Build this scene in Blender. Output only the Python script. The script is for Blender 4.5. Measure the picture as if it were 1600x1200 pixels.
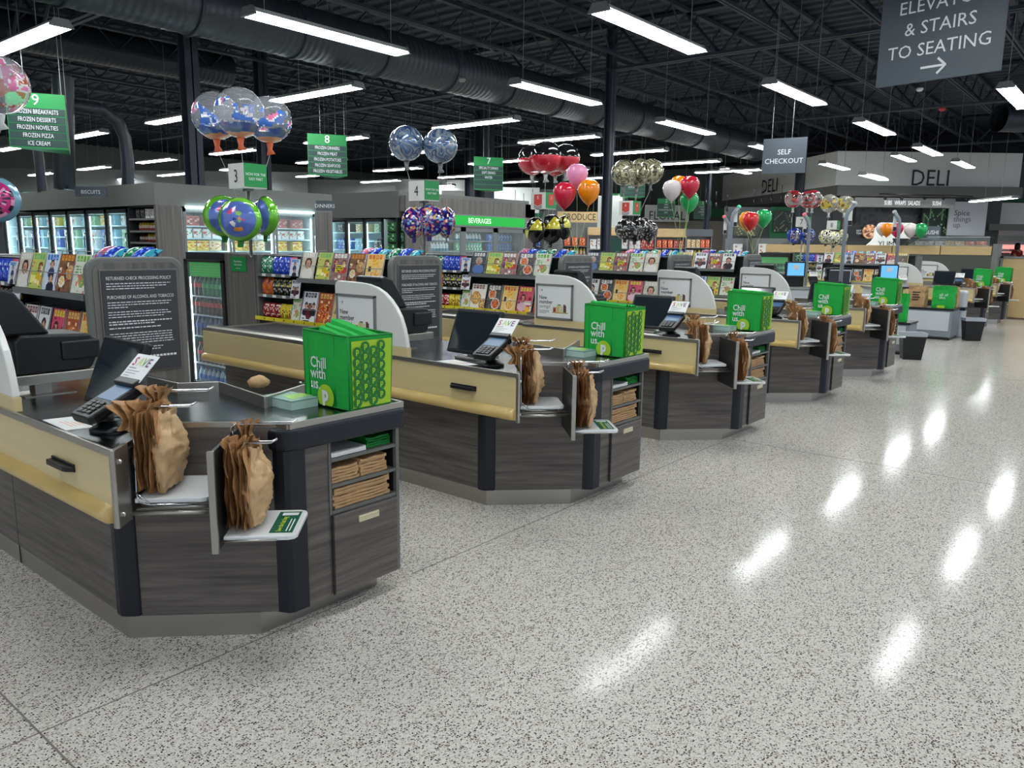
import bpy, math, random
from math import sin, cos, pi, radians
from mathutils import Vector, Matrix, noise

for o in list(bpy.data.objects): bpy.data.objects.remove(o, do_unlink=True)
SC = bpy.context.scene
COL = SC.collection
# ------------------------------------------------------------ camera
FPX = 1221.95
FW = Vector((0.76130165, 0.62405991, -0.17598018)); RT = Vector((0.6356441, -0.77187935, 0.01260343)); UP = Vector((0.12797017, 0.12145578, 0.98431302))
CAM = Vector((0, 0, 1.6))
cd = bpy.data.cameras.new('camera'); cam = bpy.data.objects.new('camera', cd); COL.objects.link(cam)
cd.sensor_width = 36; cd.lens = 36 * FPX / 1600; cd.clip_start = 0.05; cd.clip_end = 200
cam.matrix_world = Matrix(((RT.x, UP.x, -FW.x, CAM.x), (RT.y, UP.y, -FW.y, CAM.y), (RT.z, UP.z, -FW.z, CAM.z), (0, 0, 0, 1)))
SC.camera = cam
# ------------------------------------------------------------ world, exposure
w = bpy.data.worlds.new('world'); SC.world = w; w.use_nodes = True
w.node_tree.nodes['Background'].inputs[0].default_value = (0.75, 0.85, 1.0, 1)
w.node_tree.nodes['Background'].inputs[1].default_value = 0.32
SC.view_settings.view_transform = 'Standard'; SC.view_settings.look = 'None'
SC.view_settings.exposure = 1.2; SC.view_settings.gamma = 1.0
SC.view_settings.use_curve_mapping = False
LAMP_STRENGTH = 14.0

random.seed(7)
R = random.Random(11)
D = 2.203           # spacing of the checkout lanes along X

def ray(px, py): return FW + RT * ((px - 800) / FPX) - UP * ((py - 600) / FPX)
def atd(px, py, d): return CAM + ray(px, py) * d
def atz(px, py, z): r = ray(px, py); return CAM + r * ((z - CAM.z) / r.z)
def atX(px, py, X): r = ray(px, py); return CAM + r * (X / r.x)
def atY(px, py, Y): r = ray(px, py); return CAM + r * (Y / r.y)

# ------------------------------------------------------------ materials
def srgb(r, g, b):
    f = lambda c: (c / 255 / 12.92) if c / 255 <= 0.04045 else ((c / 255 + 0.055) / 1.055) ** 2.4
    return (f(r), f(g), f(b), 1)
MATS = {}
def mat(name, col, rough=0.5, metal=0.0, emit=0.0, var=0.0, vscale=8.0, bump=0.0, bscale=60.0, trans=0.0, alpha=1.0, coat=0.0, spec=0.5, stretch=None, thin=False):
    if name in MATS: return MATS[name]
    m = bpy.data.materials.new(name); m.use_nodes = True; nt = m.node_tree; N = nt.nodes; L = nt.links
    b = N['Principled BSDF']
    c = srgb(*col) if max(col) > 1.0 else (*col, 1)
    b.inputs['Base Color'].default_value = c; b.inputs['Roughness'].default_value = rough; b.inputs['Metallic'].default_value = metal
    b.inputs['Specular IOR Level'].default_value = spec
    if coat: b.inputs['Coat Weight'].default_value = coat; b.inputs['Coat Roughness'].default_value = 0.08
    if trans: b.inputs['Transmission Weight'].default_value = trans
    if alpha < 1: b.inputs['Alpha'].default_value = alpha
    if emit: b.inputs['Emission Color'].default_value = c; b.inputs['Emission Strength'].default_value = emit
    if var or bump:
        tc = N.new('ShaderNodeTexCoord'); mp = N.new('ShaderNodeMapping'); L.new(tc.outputs['Object'], mp.inputs['Vector'])
        if stretch: mp.inputs['Scale'].default_value = stretch
    if var:
        n = N.new('ShaderNodeTexNoise'); n.inputs['Scale'].default_value = vscale; n.inputs['Detail'].default_value = 4
        L.new(mp.outputs['Vector'], n.inputs['Vector'])
        r = N.new('ShaderNodeValToRGB')
        r.color_ramp.elements[0].position = 0.3; r.color_ramp.elements[1].position = 0.7
        r.color_ramp.elements[0].color = (c[0] * (1 - var), c[1] * (1 - var), c[2] * (1 - var), 1)
        r.color_ramp.elements[1].color = (min(1, c[0] * (1 + var)), min(1, c[1] * (1 + var)), min(1, c[2] * (1 + var)), 1)
        L.new(n.outputs['Fac'], r.inputs['Fac']); L.new(r.outputs['Color'], b.inputs['Base Color'])
    if bump:
        n2 = N.new('ShaderNodeTexNoise'); n2.inputs['Scale'].default_value = bscale; n2.inputs['Detail'].default_value = 3
        L.new(mp.outputs['Vector'], n2.inputs['Vector'])
        bp = N.new('ShaderNodeBump'); bp.inputs['Strength'].default_value = bump; bp.inputs['Distance'].default_value = 0.01
        L.new(n2.outputs['Fac'], bp.inputs['Height']); L.new(bp.outputs['Normal'], b.inputs['Normal'])
    MATS[name] = m
    return m
def print_mat(name, rough=0.35, emit=0.0, alpha=1.0, coat=0.0, metal=0.0):
    if name in MATS: return MATS[name]
    m = bpy.data.materials.new(name); m.use_nodes = True; nt = m.node_tree; N = nt.nodes; L = nt.links
    b = N['Principled BSDF']; a = N.new('ShaderNodeVertexColor'); a.layer_name = 'Col'
    L.new(a.outputs['Color'], b.inputs['Base Color']); b.inputs['Roughness'].default_value = rough; b.inputs['Metallic'].default_value = metal
    if alpha < 1: L.new(a.outputs['Alpha'], b.inputs['Alpha'])
    if coat: b.inputs['Coat Weight'].default_value = coat; b.inputs['Coat Roughness'].default_value = 0.06
    if emit: L.new(a.outputs['Color'], b.inputs['Emission Color']); b.inputs['Emission Strength'].default_value = emit
    MATS[name] = m
    return m
def wood(name, dark, light, axis):
    m = bpy.data.materials.new(name); m.use_nodes = True; nt = m.node_tree; N = nt.nodes; L = nt.links
    b = N['Principled BSDF']; b.inputs['Roughness'].default_value = 0.42
    tc = N.new('ShaderNodeTexCoord'); mp = N.new('ShaderNodeMapping'); L.new(tc.outputs['Object'], mp.inputs['Vector'])
    mp.inputs['Scale'].default_value = (1.6, 1.6, 34) if axis == 'h' else (26, 26, 0.8)
    n = N.new('ShaderNodeTexNoise'); n.inputs['Scale'].default_value = 1.0; n.inputs['Detail'].default_value = 6; n.inputs['Roughness'].default_value = 0.62
    L.new(mp.outputs['Vector'], n.inputs['Vector'])
    r = N.new('ShaderNodeValToRGB'); e = r.color_ramp.elements
    e[0].position = 0.33; e[0].color = srgb(*dark); e[1].position = 0.67; e[1].color = srgb(*light)
    L.new(n.outputs['Fac'], r.inputs['Fac']); L.new(r.outputs['Color'], b.inputs['Base Color'])
    MATS[name] = m
    return m
WOOD = wood('grey_wood_laminate', (72, 67, 64), (116, 109, 104), 'h')
WOODV = wood('grey_wood_vertical', (82, 79, 76), (118, 113, 108), 'v')
BEIGE = mat('beige_laminate', (213, 194, 143), 0.32, var=0.05, vscale=2.0, stretch=(1, 0.5, 8), coat=0.25)
BEAD = mat('beige_bumper', (206, 176, 108), 0.3, var=0.05, vscale=6, coat=0.4)
STEEL = mat('brushed_steel', (178, 175, 168), 0.32, 0.92, var=0.03, vscale=3)
STEELD = mat('worktop_steel', (120, 124, 126), 0.22, 1.0, var=0.1, vscale=3, bump=0.04, bscale=9)
CHROME = mat('chrome_wire', (215, 215, 215), 0.15, 1.0)
NAVY = mat('navy_bumper_rubber', (15, 21, 33), 0.45, bump=0.05, bscale=90)
BLACK = mat('black_plastic', (14, 16, 19), 0.38, bump=0.03, bscale=120)
BLACKG = mat('black_gloss', (9, 11, 14), 0.12, coat=0.6)
SCREEN = mat('dark_screen', (32, 40, 46), 0.12, coat=0.7)
CHARCOAL = mat('charcoal_metal', (58, 58, 58), 0.4, 0.4)
WHITE = mat('white_laminate', (222, 222, 216), 0.35)
TRAY = mat('white_plastic_tray', (226, 228, 228), 0.3, coat=0.3)
GREYF = mat('grey_frame', (122, 122, 120), 0.4, var=0.04)
GREYB = mat('grey_board', (106, 108, 104), 0.45, var=0.06, vscale=5, stretch=(8, 8, 0.6))
SIGND = mat('charcoal_sign', (58, 57, 62), 0.5)
SLATE = mat('slate_sign', (74, 82, 90), 0.55, var=0.03)
TXTW = mat('white_lettering', (228, 232, 232), 0.5)
TXTK = mat('black_lettering', (34, 34, 36), 0.5)
TXTG = mat('grey_lettering', (120, 122, 124), 0.5)
GREEN = mat('green_fabric', (12, 168, 60), 0.7, var=0.08, vscale=20, bump=0.12, bscale=260)
GREEND = mat('green_trim', (10, 128, 46), 0.7)
LIME = mat('lime_print', (164, 206, 40), 0.6)
SIGNG = mat('green_sign', (22, 136, 66), 0.45)
SIGNG2 = mat('dark_green_sign', (38, 66, 62), 0.5)
KRAFT = mat('kraft_paper', (192, 154, 110), 0.75, var=0.12, vscale=30, bump=0.1, bscale=40)
YELLOW = mat('yellow_price_strip', (226, 208, 40), 0.5, var=0.06, vscale=14)
PAPER = mat('white_paper', (232, 232, 230), 0.6)
TEAL = mat('leaflet_paper', (120, 156, 146), 0.5)
TEALL = mat('leaflet_edge', (176, 204, 194), 0.55)
SHELFD = mat('dark_shelf_steel', (30, 31, 33), 0.5)
SHELFG = mat('grey_shelf_steel', (128, 130, 130), 0.4, 0.3)
SKY = mat('black_steel_paint', (38, 45, 56), 0.6, var=0.1, vscale=3)
DECK = mat('dark_deck_paint', (32, 40, 53), 0.7)
DUCTM = mat('duct_paint', (52, 58, 64), 0.42, 0.3)
def _ribs():
    nt = DUCTM.node_tree; N = nt.nodes; L = nt.links; tc = N.new('ShaderNodeTexCoord'); wv = N.new('ShaderNodeTexWave'); wv.bands_direction = 'X'; wv.inputs['Scale'].default_value = 2.6
    bp = N.new('ShaderNodeBump'); bp.inputs['Strength'].default_value = 0.35; bp.inputs['Distance'].default_value = 0.02
    L.new(tc.outputs['Object'], wv.inputs['Vector']); L.new(wv.outputs['Fac'], bp.inputs['Height']); L.new(bp.outputs['Normal'], N['Principled BSDF'].inputs['Normal'])
_ribs()
GLASS = mat('door_glass', (200, 215, 215), 0.05, alpha=0.12, spec=0.6)
TAN = mat('tan_laminate', (206, 176, 126), 0.4, var=0.06, vscale=3, stretch=(1, 1, 6))
GREYWALL = mat('grey_wall_paint', (120, 124, 124), 0.7, var=0.03)
WHITEWALL = mat('white_wall_paint', (206, 208, 204), 0.7, var=0.03)
GREENWALL = mat('green_wall_paint', (10, 86, 50), 0.6)
P = print_mat('printed_cover'); PF = print_mat('printed_foil', 0.16, metal=0.55, coat=0.6); PM = print_mat('printed_matt', 0.6)
LIT = mat('strip_light_diffuser', (0.93, 0.985, 1.0), 0.4, emit=LAMP_STRENGTH)
LITC = mat('case_light', (0.66, 0.94, 1.0), 0.4, emit=7.0)

# ------------------------------------------------------------ mesh builder
ORG = {}
class MB:
    def __init__(s, M=None): s.v = []; s.f = []; s.mi = []; s.c = []; s.sm = []; s.M = M; s.cur = 0; s.col = (1, 1, 1, 1); s.smooth = False
    def pt(s, p):
        p = Vector(p)
        if s.M is not None: p = s.M @ p
        s.v.append(p); return len(s.v) - 1
    def face(s, idx, col=None):
        s.f.append(tuple(idx)); s.mi.append(s.cur); s.c.append(col or s.col); s.sm.append(s.smooth)
    def quad(s, a, b, c, d, col=None): s.face([s.pt(a), s.pt(b), s.pt(c), s.pt(d)], col); return s
    def box(s, x0, x1, y0, y1, z0, z1, col=None):
        i = [s.pt((x, y, z)) for z in (z0, z1) for y in (y0, y1) for x in (x0, x1)]
        for q in ((0, 2, 3, 1), (4, 5, 7, 6), (0, 1, 5, 4), (2, 6, 7, 3), (0, 4, 6, 2), (1, 3, 7, 5)): s.face([i[k] for k in q], col)
        return s
    def prism(s, poly, z0, z1, col=None):
        n = len(poly); a = [s.pt((x, y, z0)) for x, y in poly]; b = [s.pt((x, y, z1)) for x, y in poly]
        s.face(a[::-1], col); s.face(b, col)
        for k in range(n): s.face([a[k], a[(k + 1) % n], b[(k + 1) % n], b[k]], col)
        return s
    def extr(s, pts, off, col=None):           # polygon of 3D points pushed along off
        off = Vector(off); n = len(pts); a = [s.pt(p) for p in pts]; b = [s.pt(Vector(p) + off) for p in pts]
        s.face(a, col); s.face(b[::-1], col)
        for k in range(n): s.face([a[(k + 1) % n], a[k], b[k], b[(k + 1) % n]], col)
        return s
    def tube(s, pts, r, n=6, col=None, cap=True):
        pts = [Vector(p) for p in pts]; rings = []; sm = s.smooth; s.smooth = n > 4; u = None
        for k, p in enumerate(pts):
            d = (pts[min(k + 1, len(pts) - 1)] - pts[max(k - 1, 0)]).normalized()
            if u is None:
                u = d.cross(Vector((0, 0, 1)))
                if u.length < 1e-3: u = d.cross(Vector((1, 0, 0)))
            else: u = u - d * u.dot(d)
            u.normalize(); v = d.cross(u); rr = r[k] if isinstance(r, (list, tuple)) else r
            rings.append([s.pt(p + (u * cos(2 * pi * j / n) + v * sin(2 * pi * j / n)) * rr) for j in range(n)])
        for a, b in zip(rings, rings[1:]):
            for j in range(n): s.face([a[j], a[(j + 1) % n], b[(j + 1) % n], b[j]], col)
        if cap: s.smooth = False; s.face(rings[0][::-1], col); s.face(rings[-1], col)
        s.smooth = sm; return s
    def lathe(s, prof, c=(0, 0, 0), n=16, colf=None, cap=True):
        c = Vector(c); rings = []; sm = s.smooth; s.smooth = True
        for r, z in prof: rings.append([s.pt(c + Vector((r * cos(2 * pi * j / n), r * sin(2 * pi * j / n), z))) for j in range(n)])
        for k, (a, b) in enumerate(zip(rings, rings[1:])):
            for j in range(n): s.face([a[j], a[(j + 1) % n], b[(j + 1) % n], b[j]], colf(k, j) if colf else None)
        if cap: s.smooth = False; s.face(rings[0][::-1]); s.face(rings[-1])
        s.smooth = sm; return s
    def grid(s, nu, nv, fn, colf=None, closeu=False):
        ids = [[s.pt(fn(i / nu, j / nv)) for j in range(nv + 1)] for i in range(nu + (0 if closeu else 1))]
        m = len(ids)
        for i in range(nu):
            for j in range(nv): s.face([ids[i][j], ids[(i + 1) % m][j], ids[(i + 1) % m][j + 1], ids[i][j + 1]], colf(i, j) if colf else None)
        return s
    def pic(s, o, u, v, img, off=0.0):         # img[row][col], row 0 at the top; o = lower left
        o, u, v = Vector(o), Vector(u), Vector(v); nrm = u.cross(v).normalized() * off; ny = len(img); nx = len(img[0])
        ids = [[s.pt(o + nrm + u * (i / nx) + v * (j / ny)) for i in range(nx + 1)] for j in range(ny + 1)]
        for j in range(ny):
            for i in range(nx): s.face([ids[j][i], ids[j][i + 1], ids[j + 1][i + 1], ids[j + 1][i]], img[ny - 1 - j][i])
        return s
    def text(s, txt, size, o, u, v, off=0.002, align='LEFT', wide=1.0, col=None, bold=0.0):
        o, u, v = Vector(o), Vector(u).normalized(), Vector(v).normalized(); nrm = u.cross(v) * off
        vs, fs = text_mesh(txt, align, bold); base = len(s.v)
        for x, y in vs: s.pt(o + u * (x * size * wide) + v * (y * size) + nrm)
        for f in fs: s.face([base + k for k in f], col)
        return s
    def build(s, name, mats, parent=None, origin=None, bevel=0.0, seg=2):
        me = bpy.data.meshes.new(name)
        og = Vector(ORG[parent.name]) if parent is not None else Vector(origin if origin is not None else (0, 0, 0))
        me.from_pydata([p - og for p in s.v], [], s.f)
        for m in (mats if isinstance(mats, (list, tuple)) else [mats]): me.materials.append(m)
        me.polygons.foreach_set('material_index', s.mi); me.polygons.foreach_set('use_smooth', s.sm)
        if any(c != (1, 1, 1, 1) for c in s.c):
            a = me.color_attributes.new('Col', 'FLOAT_COLOR', 'CORNER'); data = []
            for p in me.polygons:
                c = s.c[p.index]; c = c if len(c) == 4 else (*c, 1)
                data += list(c) * p.loop_total
            a.data.foreach_set('color', data)
        me.update()
        o = bpy.data.objects.new(name, me); COL.objects.link(o)
        if parent is not None: o.parent = parent; ORG[o.name] = og
        else: o.location = og; ORG[o.name] = og
        if bevel: b = o.modifiers.new('bevel', 'BEVEL'); b.width = bevel; b.segments = seg; b.limit_method = 'ANGLE'; b.angle_limit = radians(35)
        return o
TXC = {}
def text_mesh(txt, align, bold):
    k = (txt, align, bold)
    if k in TXC: return TXC[k]
    cu = bpy.data.curves.new('lettering', 'FONT'); cu.body = txt; cu.size = 1.0; cu.align_x = align; cu.resolution_u = 2; cu.offset = bold
    ob = bpy.data.objects.new('lettering', cu); COL.objects.link(ob); bpy.context.view_layer.update()
    me = bpy.data.meshes.new_from_object(ob.evaluated_get(bpy.context.evaluated_depsgraph_get()))
    r = ([(q.co.x, q.co.y) for q in me.vertices], [tuple(p.vertices) for p in me.polygons])
    bpy.data.objects.remove(ob, do_unlink=True); bpy.data.curves.remove(cu); bpy.data.meshes.remove(me)
    TXC[k] = r; return r
def tag(o, label, cat, group=None):
    o['label'] = label; o['category'] = cat
    if group: o['group'] = group
    return o
def thing(name, label, cat, loc, group=None):
    o = bpy.data.objects.new(name, None); COL.objects.link(o); o.location = loc; ORG[o.name] = Vector(loc); o.empty_display_size = 0.1
    return tag(o, label, cat, group)
def struct(o, label=None):
    o['kind'] = 'structure'
    if label: o['label'] = label
    return o
def dup(root, shift=(0, 0, 0), label=None, group=None, rz=None, loc=None):
    r = root.copy(); COL.objects.link(r)
    r.location = Vector(loc) if loc is not None else root.location + Vector(shift)
    if rz is not None: r.rotation_euler = (0, 0, rz)
    ORG[r.name] = r.location.copy()
    if label: r['label'] = label
    if group: r['group'] = group
    for ch in list(root.children):
        c = ch.copy(); COL.objects.link(c); c.parent = r; ORG[c.name] = r.location.copy()
        for g in list(ch.children):
            e = g.copy(); COL.objects.link(e); e.parent = c; ORG[e.name] = r.location.copy()
    return r
def lin(r, g, b, a=1.0): c = srgb(r, g, b); return (c[0], c[1], c[2], a)
NTH = ['first', 'second', 'third', 'fourth', 'fifth', 'sixth', 'seventh', 'eighth', 'ninth', 'tenth', 'eleventh', 'twelfth']
# ============================================================ the building
def floor_mat():
    m = bpy.data.materials.new('polished_terrazzo'); m.use_nodes = True; nt = m.node_tree; N = nt.nodes; L = nt.links
    b = N['Principled BSDF']; tc = N.new('ShaderNodeTexCoord')
    def vor(scale, stops):
        v = N.new('ShaderNodeTexVoronoi'); v.inputs['Scale'].default_value = scale; v.voronoi_dimensions = '2D'
        L.new(tc.outputs['Object'], v.inputs['Vector'])
        sp = N.new('ShaderNodeSeparateColor'); L.new(v.outputs['Color'], sp.inputs['Color'])
        r = N.new('ShaderNodeValToRGB'); r.color_ramp.interpolation = 'CONSTANT'
        e = r.color_ramp.elements
        for k, (p, c) in enumerate(stops):
            if k < 2: q = e[k]; q.position = p
            else: q = e.new(p)
            q.color = c
        L.new(sp.outputs['Red'], r.inputs['Fac'])
        return r, sp, v
    r1, s1, v1 = vor(125, [(0, srgb(54, 46, 42)), (0.09, srgb(104, 90, 82)), (0.18, srgb(156, 144, 134)), (0.32, srgb(194, 188, 180)), (0.7, srgb(208, 203, 195))])
    r2, s2, v2 = vor(290, [(0, srgb(92, 84, 80)), (0.09, srgb(160, 150, 142)), (0.24, srgb(198, 192, 184)), (0.6, srgb(211, 206, 198))])
    lt = N.new('ShaderNodeMath'); lt.operation = 'LESS_THAN'; lt.inputs[1].default_value = 0.42; L.new(v1.outputs['Distance'], lt.inputs[0])
    mx = N.new('ShaderNodeMix'); mx.data_type = 'RGBA'; L.new(lt.outputs[0], mx.inputs['Factor']); L.new(r2.outputs['Color'], mx.inputs[6]); L.new(r1.outputs['Color'], mx.inputs[7])
    L.new(mx.outputs[2], b.inputs['Base Color'])
    n = N.new('ShaderNodeTexNoise'); n.inputs['Scale'].default_value = 0.9; n.inputs['Detail'].default_value = 4; L.new(tc.outputs['Object'], n.inputs['Vector'])
    mr = N.new('ShaderNodeMapRange'); mr.inputs['To Min'].default_value = 0.085; mr.inputs['To Max'].default_value = 0.13; L.new(n.outputs['Fac'], mr.inputs['Value']); L.new(mr.outputs['Result'], b.inputs['Roughness'])
    n2 = N.new('ShaderNodeTexNoise'); n2.inputs['Scale'].default_value = 5.0; n2.inputs['Detail'].default_value = 5; L.new(tc.outputs['Object'], n2.inputs['Vector'])
    bp = N.new('ShaderNodeBump'); bp.inputs['Strength'].default_value = 0.05; bp.inputs['Distance'].default_value = 0.01; L.new(n2.outputs['Fac'], bp.inputs['Height']); L.new(bp.outputs['Normal'], b.inputs['Normal'])
    b.inputs['Specular IOR Level'].default_value = 0.05
    return m
struct(MB().box(-6, 46, -8, 44, -0.2, 0).build('floor', floor_mat()))
JOINT = mat('floor_joint', (112, 104, 98), 0.5)
for k, (x0, x1, y0, y1) in enumerate([(6.15, 6.156, -8, 6), (0.82, 0.826, -8, 44), (-6, 2.2, 2.66, 2.665), (2.5, 6.15, 2.66, 2.665), (11.5, 11.506, -8, 6), (-6, 46, -2.6, -2.595)]):
    struct(MB().box(x0, x1, y0, y1, 0.0, 0.0012).build('trim_%d' % (k + 1), JOINT))
# ribbed roof deck, ribs along Y
CZ = 6.4
mb = MB(); xs = []; x = -6.0
while x < 46: xs += [(x, 0), (x + 0.16, 0), (x + 0.2, 0.05), (x + 0.36, 0.05)]; x += 0.4
for (a, za), (b, zb) in zip(xs, xs[1:]): mb.quad((a, -8, CZ + za), (a, 44, CZ + za), (b, 44, CZ + zb), (b, -8, CZ + zb))
struct(mb.build('ceiling', DECK))
struct(MB().box(-6.2, 46.2, 44, 44.2, 0, CZ + .1).build('wall_back', GREYWALL))
struct(MB().box(46, 46.2, -8, 44, 0, CZ + .1).build('wall_right', GREYWALL))
struct(MB().box(-6.2, -6, 12, 44, 0, CZ + .1).build('wall_left', GREYWALL))
# open-web roof joists along X and deeper girders along Y
def truss(length, zb, zt, pitch, cw):
    m = MB(); m.box(0, length, -cw, cw, zt - 0.07, zt); m.box(0, length, -cw, -cw * 0.25, zb, zb + 0.055); m.box(0, length, cw * 0.25, cw, zb, zb + 0.055)
    x = 0.0
    while x + pitch <= length:
        m.tube([(x, 0, zt - 0.05), (x + pitch / 2, 0, zb + 0.03)], cw * 0.32, 4, cap=False); m.tube([(x + pitch / 2, 0, zb + 0.03), (x + pitch, 0, zt - 0.05)], cw * 0.32, 4, cap=False)
        x += pitch
    return m
j0 = truss(44, 5.72, 6.36, 1.1, 0.06).build('roof_joist', SKY, origin=(0, 0, 0))
tag(j0, 'black open web steel roof joist running lengthwise under the dark deck', 'roof joist', 'roof joists under the deck'); j0.location = (-4, -2.4, 0)
for k in range(1, 20): dup(j0, loc=(-4, -2.4 + 1.75 * k, 0))
g0 = truss(34, 5.4, 6.36, 1.6, 0.11).build('roof_girder', SKY, origin=(0, 0, 0))
g0.rotation_euler = (0, 0, pi / 2); g0.location = (6.5, -3, 0)
tag(g0, 'deep black steel roof girder crossing below the lengthwise joists', 'roof girder', 'roof girders')
for x in (15.5, 24.5, 33.5): dup(g0, loc=(x, -3, 0))
# columns
def column(x, y, r, n):
    m = MB(); m.box(x - r, x + r, y - r, y - r + 0.025, 0, CZ); m.box(x - r, x + r, y + r - 0.025, y + r, 0, CZ); m.box(x - 0.012, x + 0.012, y - r, y + r, 0, CZ)
    struct(m.build('column_%d' % n, SKY), 'dark steel roof column ' + ['rising from the front corner of the freezer block', 'just left of the cream marbled balloons', 'right of the third wave printed balloon', 'behind the dinners sign', 'behind the green and red latex balloons', 'below the self checkout sign', 'behind the beverage cooler, slimmer of two', 'behind the beverage cooler, thicker of two'][n - 1])
c = atY(300, 200, 12.75); column(c.x, c.y, 0.115, 1)
c = atX(951, 230, 15.5); column(c.x, c.y, 0.09, 2)
for n, (px, dd, r) in enumerate([(413, 19, .12), (499, 36, .13), (1108, 30, .08), (1251, 29, .14), (734, 33, .15), (757, 29, .26)]):
    c = atd(px, 270, dd); column(c.x, c.y, r, n + 3)
# round ducts
def duct(path, r, name, label, rings=None, n=20):
    m = MB(); m.tube(path, r, n, cap=False); o = m.build(name, DUCTM)
    tag(o, label, 'duct')
    return o
dY, dZ, dr = 11.3, 4.95, 0.42
root = thing('spiral_duct', 'large black round duct running the length of the store over the lanes', 'duct', (12, dY, dZ))
m = MB(); pts = [(-5 + 0.12 * k, dY, dZ) for k in range(268)]
m.tube(pts, [dr - (0.008 if k % 2 else 0) for k in range(268)], 24, cap=True); m.build('duct_shell', DUCTM, root)
for k in range(18):
    m = MB(); x = -4.2 + 1.75 * k; m.tube([(x, dY, dZ), (x + 0.05, dY, dZ)], dr + 0.022, 24, cap=True); m.build('seam_band', SKY, root)
a = atY(105, 92, 19.0)
duct([(-5.9, 19.0, a.z + .38), (3, 19.0, a.z + .38), (11, 19.0, a.z + .38), (11.6, 19.0, a.z + .38)], 0.38, 'branch_duct', 'dark round duct hung over the freezer aisles behind the large duct')
duct([atY(*q, 14.2) for q in ((20, 160), (110, 164), (160, 172), (184, 190), (195, 215), (199, 250), (200, 294))], 0.105, 'elbow_pipe', 'dark elbow pipe dropping onto the freezer case soffit', n=14)
duct([atY(*q, 14.0) for q in ((98, 120), (99, 200), (101, 296))] + [Vector((*atY(101, 296, 14.0).xy, 2.45))], 0.16, 'drop_duct', 'thick round drop duct below the aisle nine sign', n=18)
duct([atY(*q, 16.4) for q in ((58, 225), (62, 260), (66, 300))] + [Vector((*atY(66, 300, 16.4).xy, 2.45))], 0.085, 'drop_pipe', 'thin dark drop pipe left of the thick drop duct', n=12)
a = atd(1590, 185, 22)
duct([a + Vector((-.4, .4, 0)), a, a + Vector((6, -6, 0))], .38, 'front_duct', 'dark round duct at the right edge behind the elevator sign')
# ------------------------------------------------------------ strip lights
def strip_light(hx):
    t = thing('strip_light', 'x', 'light', (0, 0, 4.2))
    m = MB(); m.extr([(-1.22, -.14, 4.225), (-1.22, .14, 4.225), (-1.22, .075, 4.29), (-1.22, -.075, 4.29)], (2.44, 0, 0)); m.build('housing', WHITE, t)
    for x0, x1 in ((-1.19, -.012), (.012, 1.19)):
        m = MB(); m.prism([(x0, -.125), (x1, -.125), (x1, .125), (x0, .125)], 4.2, 4.226); m.build('diffuser', LIT, t)
    for x in (-1.24, 1.2):
        m = MB(); m.extr([(x, -.15, 4.198), (x, .15, 4.198), (x, .09, 4.3), (x, -.09, 4.3)], (.04, 0, 0)); m.build('end_cap', SHELFG, t)
    for x in (-hx, hx):
        m = MB(); m.tube([(x, 0, 4.29), (x, 0, 6.41)], .006, 4); m.build('hanger_wire', SHELFG, t)
    return t
LP = [[strip_light(1.0), True], [strip_light(.45), True]]
def place_light(x, y, rz, label, group):
    k = 1 if rz else 0; o = LP[k][0]
    if LP[k][1]: LP[k][1] = False; o.location = (x, y, 4.2); o.rotation_euler = (0, 0, rz)
    else: o = dup(o, loc=(x, y, 4.2), rz=rz)
    o['label'] = label; o['group'] = group; return o
for row, (y, xs) in enumerate([(8.62, (1.9, 6.78, 11.7, 16.57, 21.45, 26.9)), (5.27, (-.7, 4.22, 9.12, 14.1, 18.95, 24.0)), (2.33, (1.9, 6.75, 11.65, 16.6, 21.5)), (-1.0, (-.7, 4.2, 9.1, 14, 19, 24))]):
    nm = ['row over the magazine racks', 'row over the checkout counters', 'row over the open walkway', 'fill row added out of view'][row]  # last row is unseen, added as fill light beyond the visible rows
    for k, x in enumerate(xs): place_light(x, y, 0, 'white LED strip light, %s of the lengthwise %s' % (NTH[k], nm), 'lengthwise strip lights')
for r, x in enumerate((4.43, 9.15, 13.45, 16.6, 20.0, 23.4, 26.7)):
    for k, y in enumerate((12.2, 17.1, 21.9, 26.7, 31.5, 36.4)):
        if r > 3 and k > 4: continue
        place_light(x, y, pi / 2, 'white LED strip light, %s of the %s crosswise row from the left' % (NTH[k], NTH[r]), 'crosswise strip lights')
c = atd(1551, 313, 27)
place_light(c.x, c.y, radians(40), 'white LED strip light hung low beside the sushi menu board at the deli', 'deli strip lights').location.z = c.z
for px, py, dd, lab in ((1365, 278, 24.6, 'short looking white LED strip light left of the deli lettering'), (1412, 248, 26.5, 'small distant white LED strip light high before the deli fascia'), (1505, 258, 24.5, 'white LED strip light hung right of the deli lettering'), (1150, 268, 30, 'white LED strip light before the angled deli fascia')):
    c = atd(px, py, dd); place_light(c.x, c.y, 0, lab, 'deli strip lights').location.z = c.z
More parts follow.
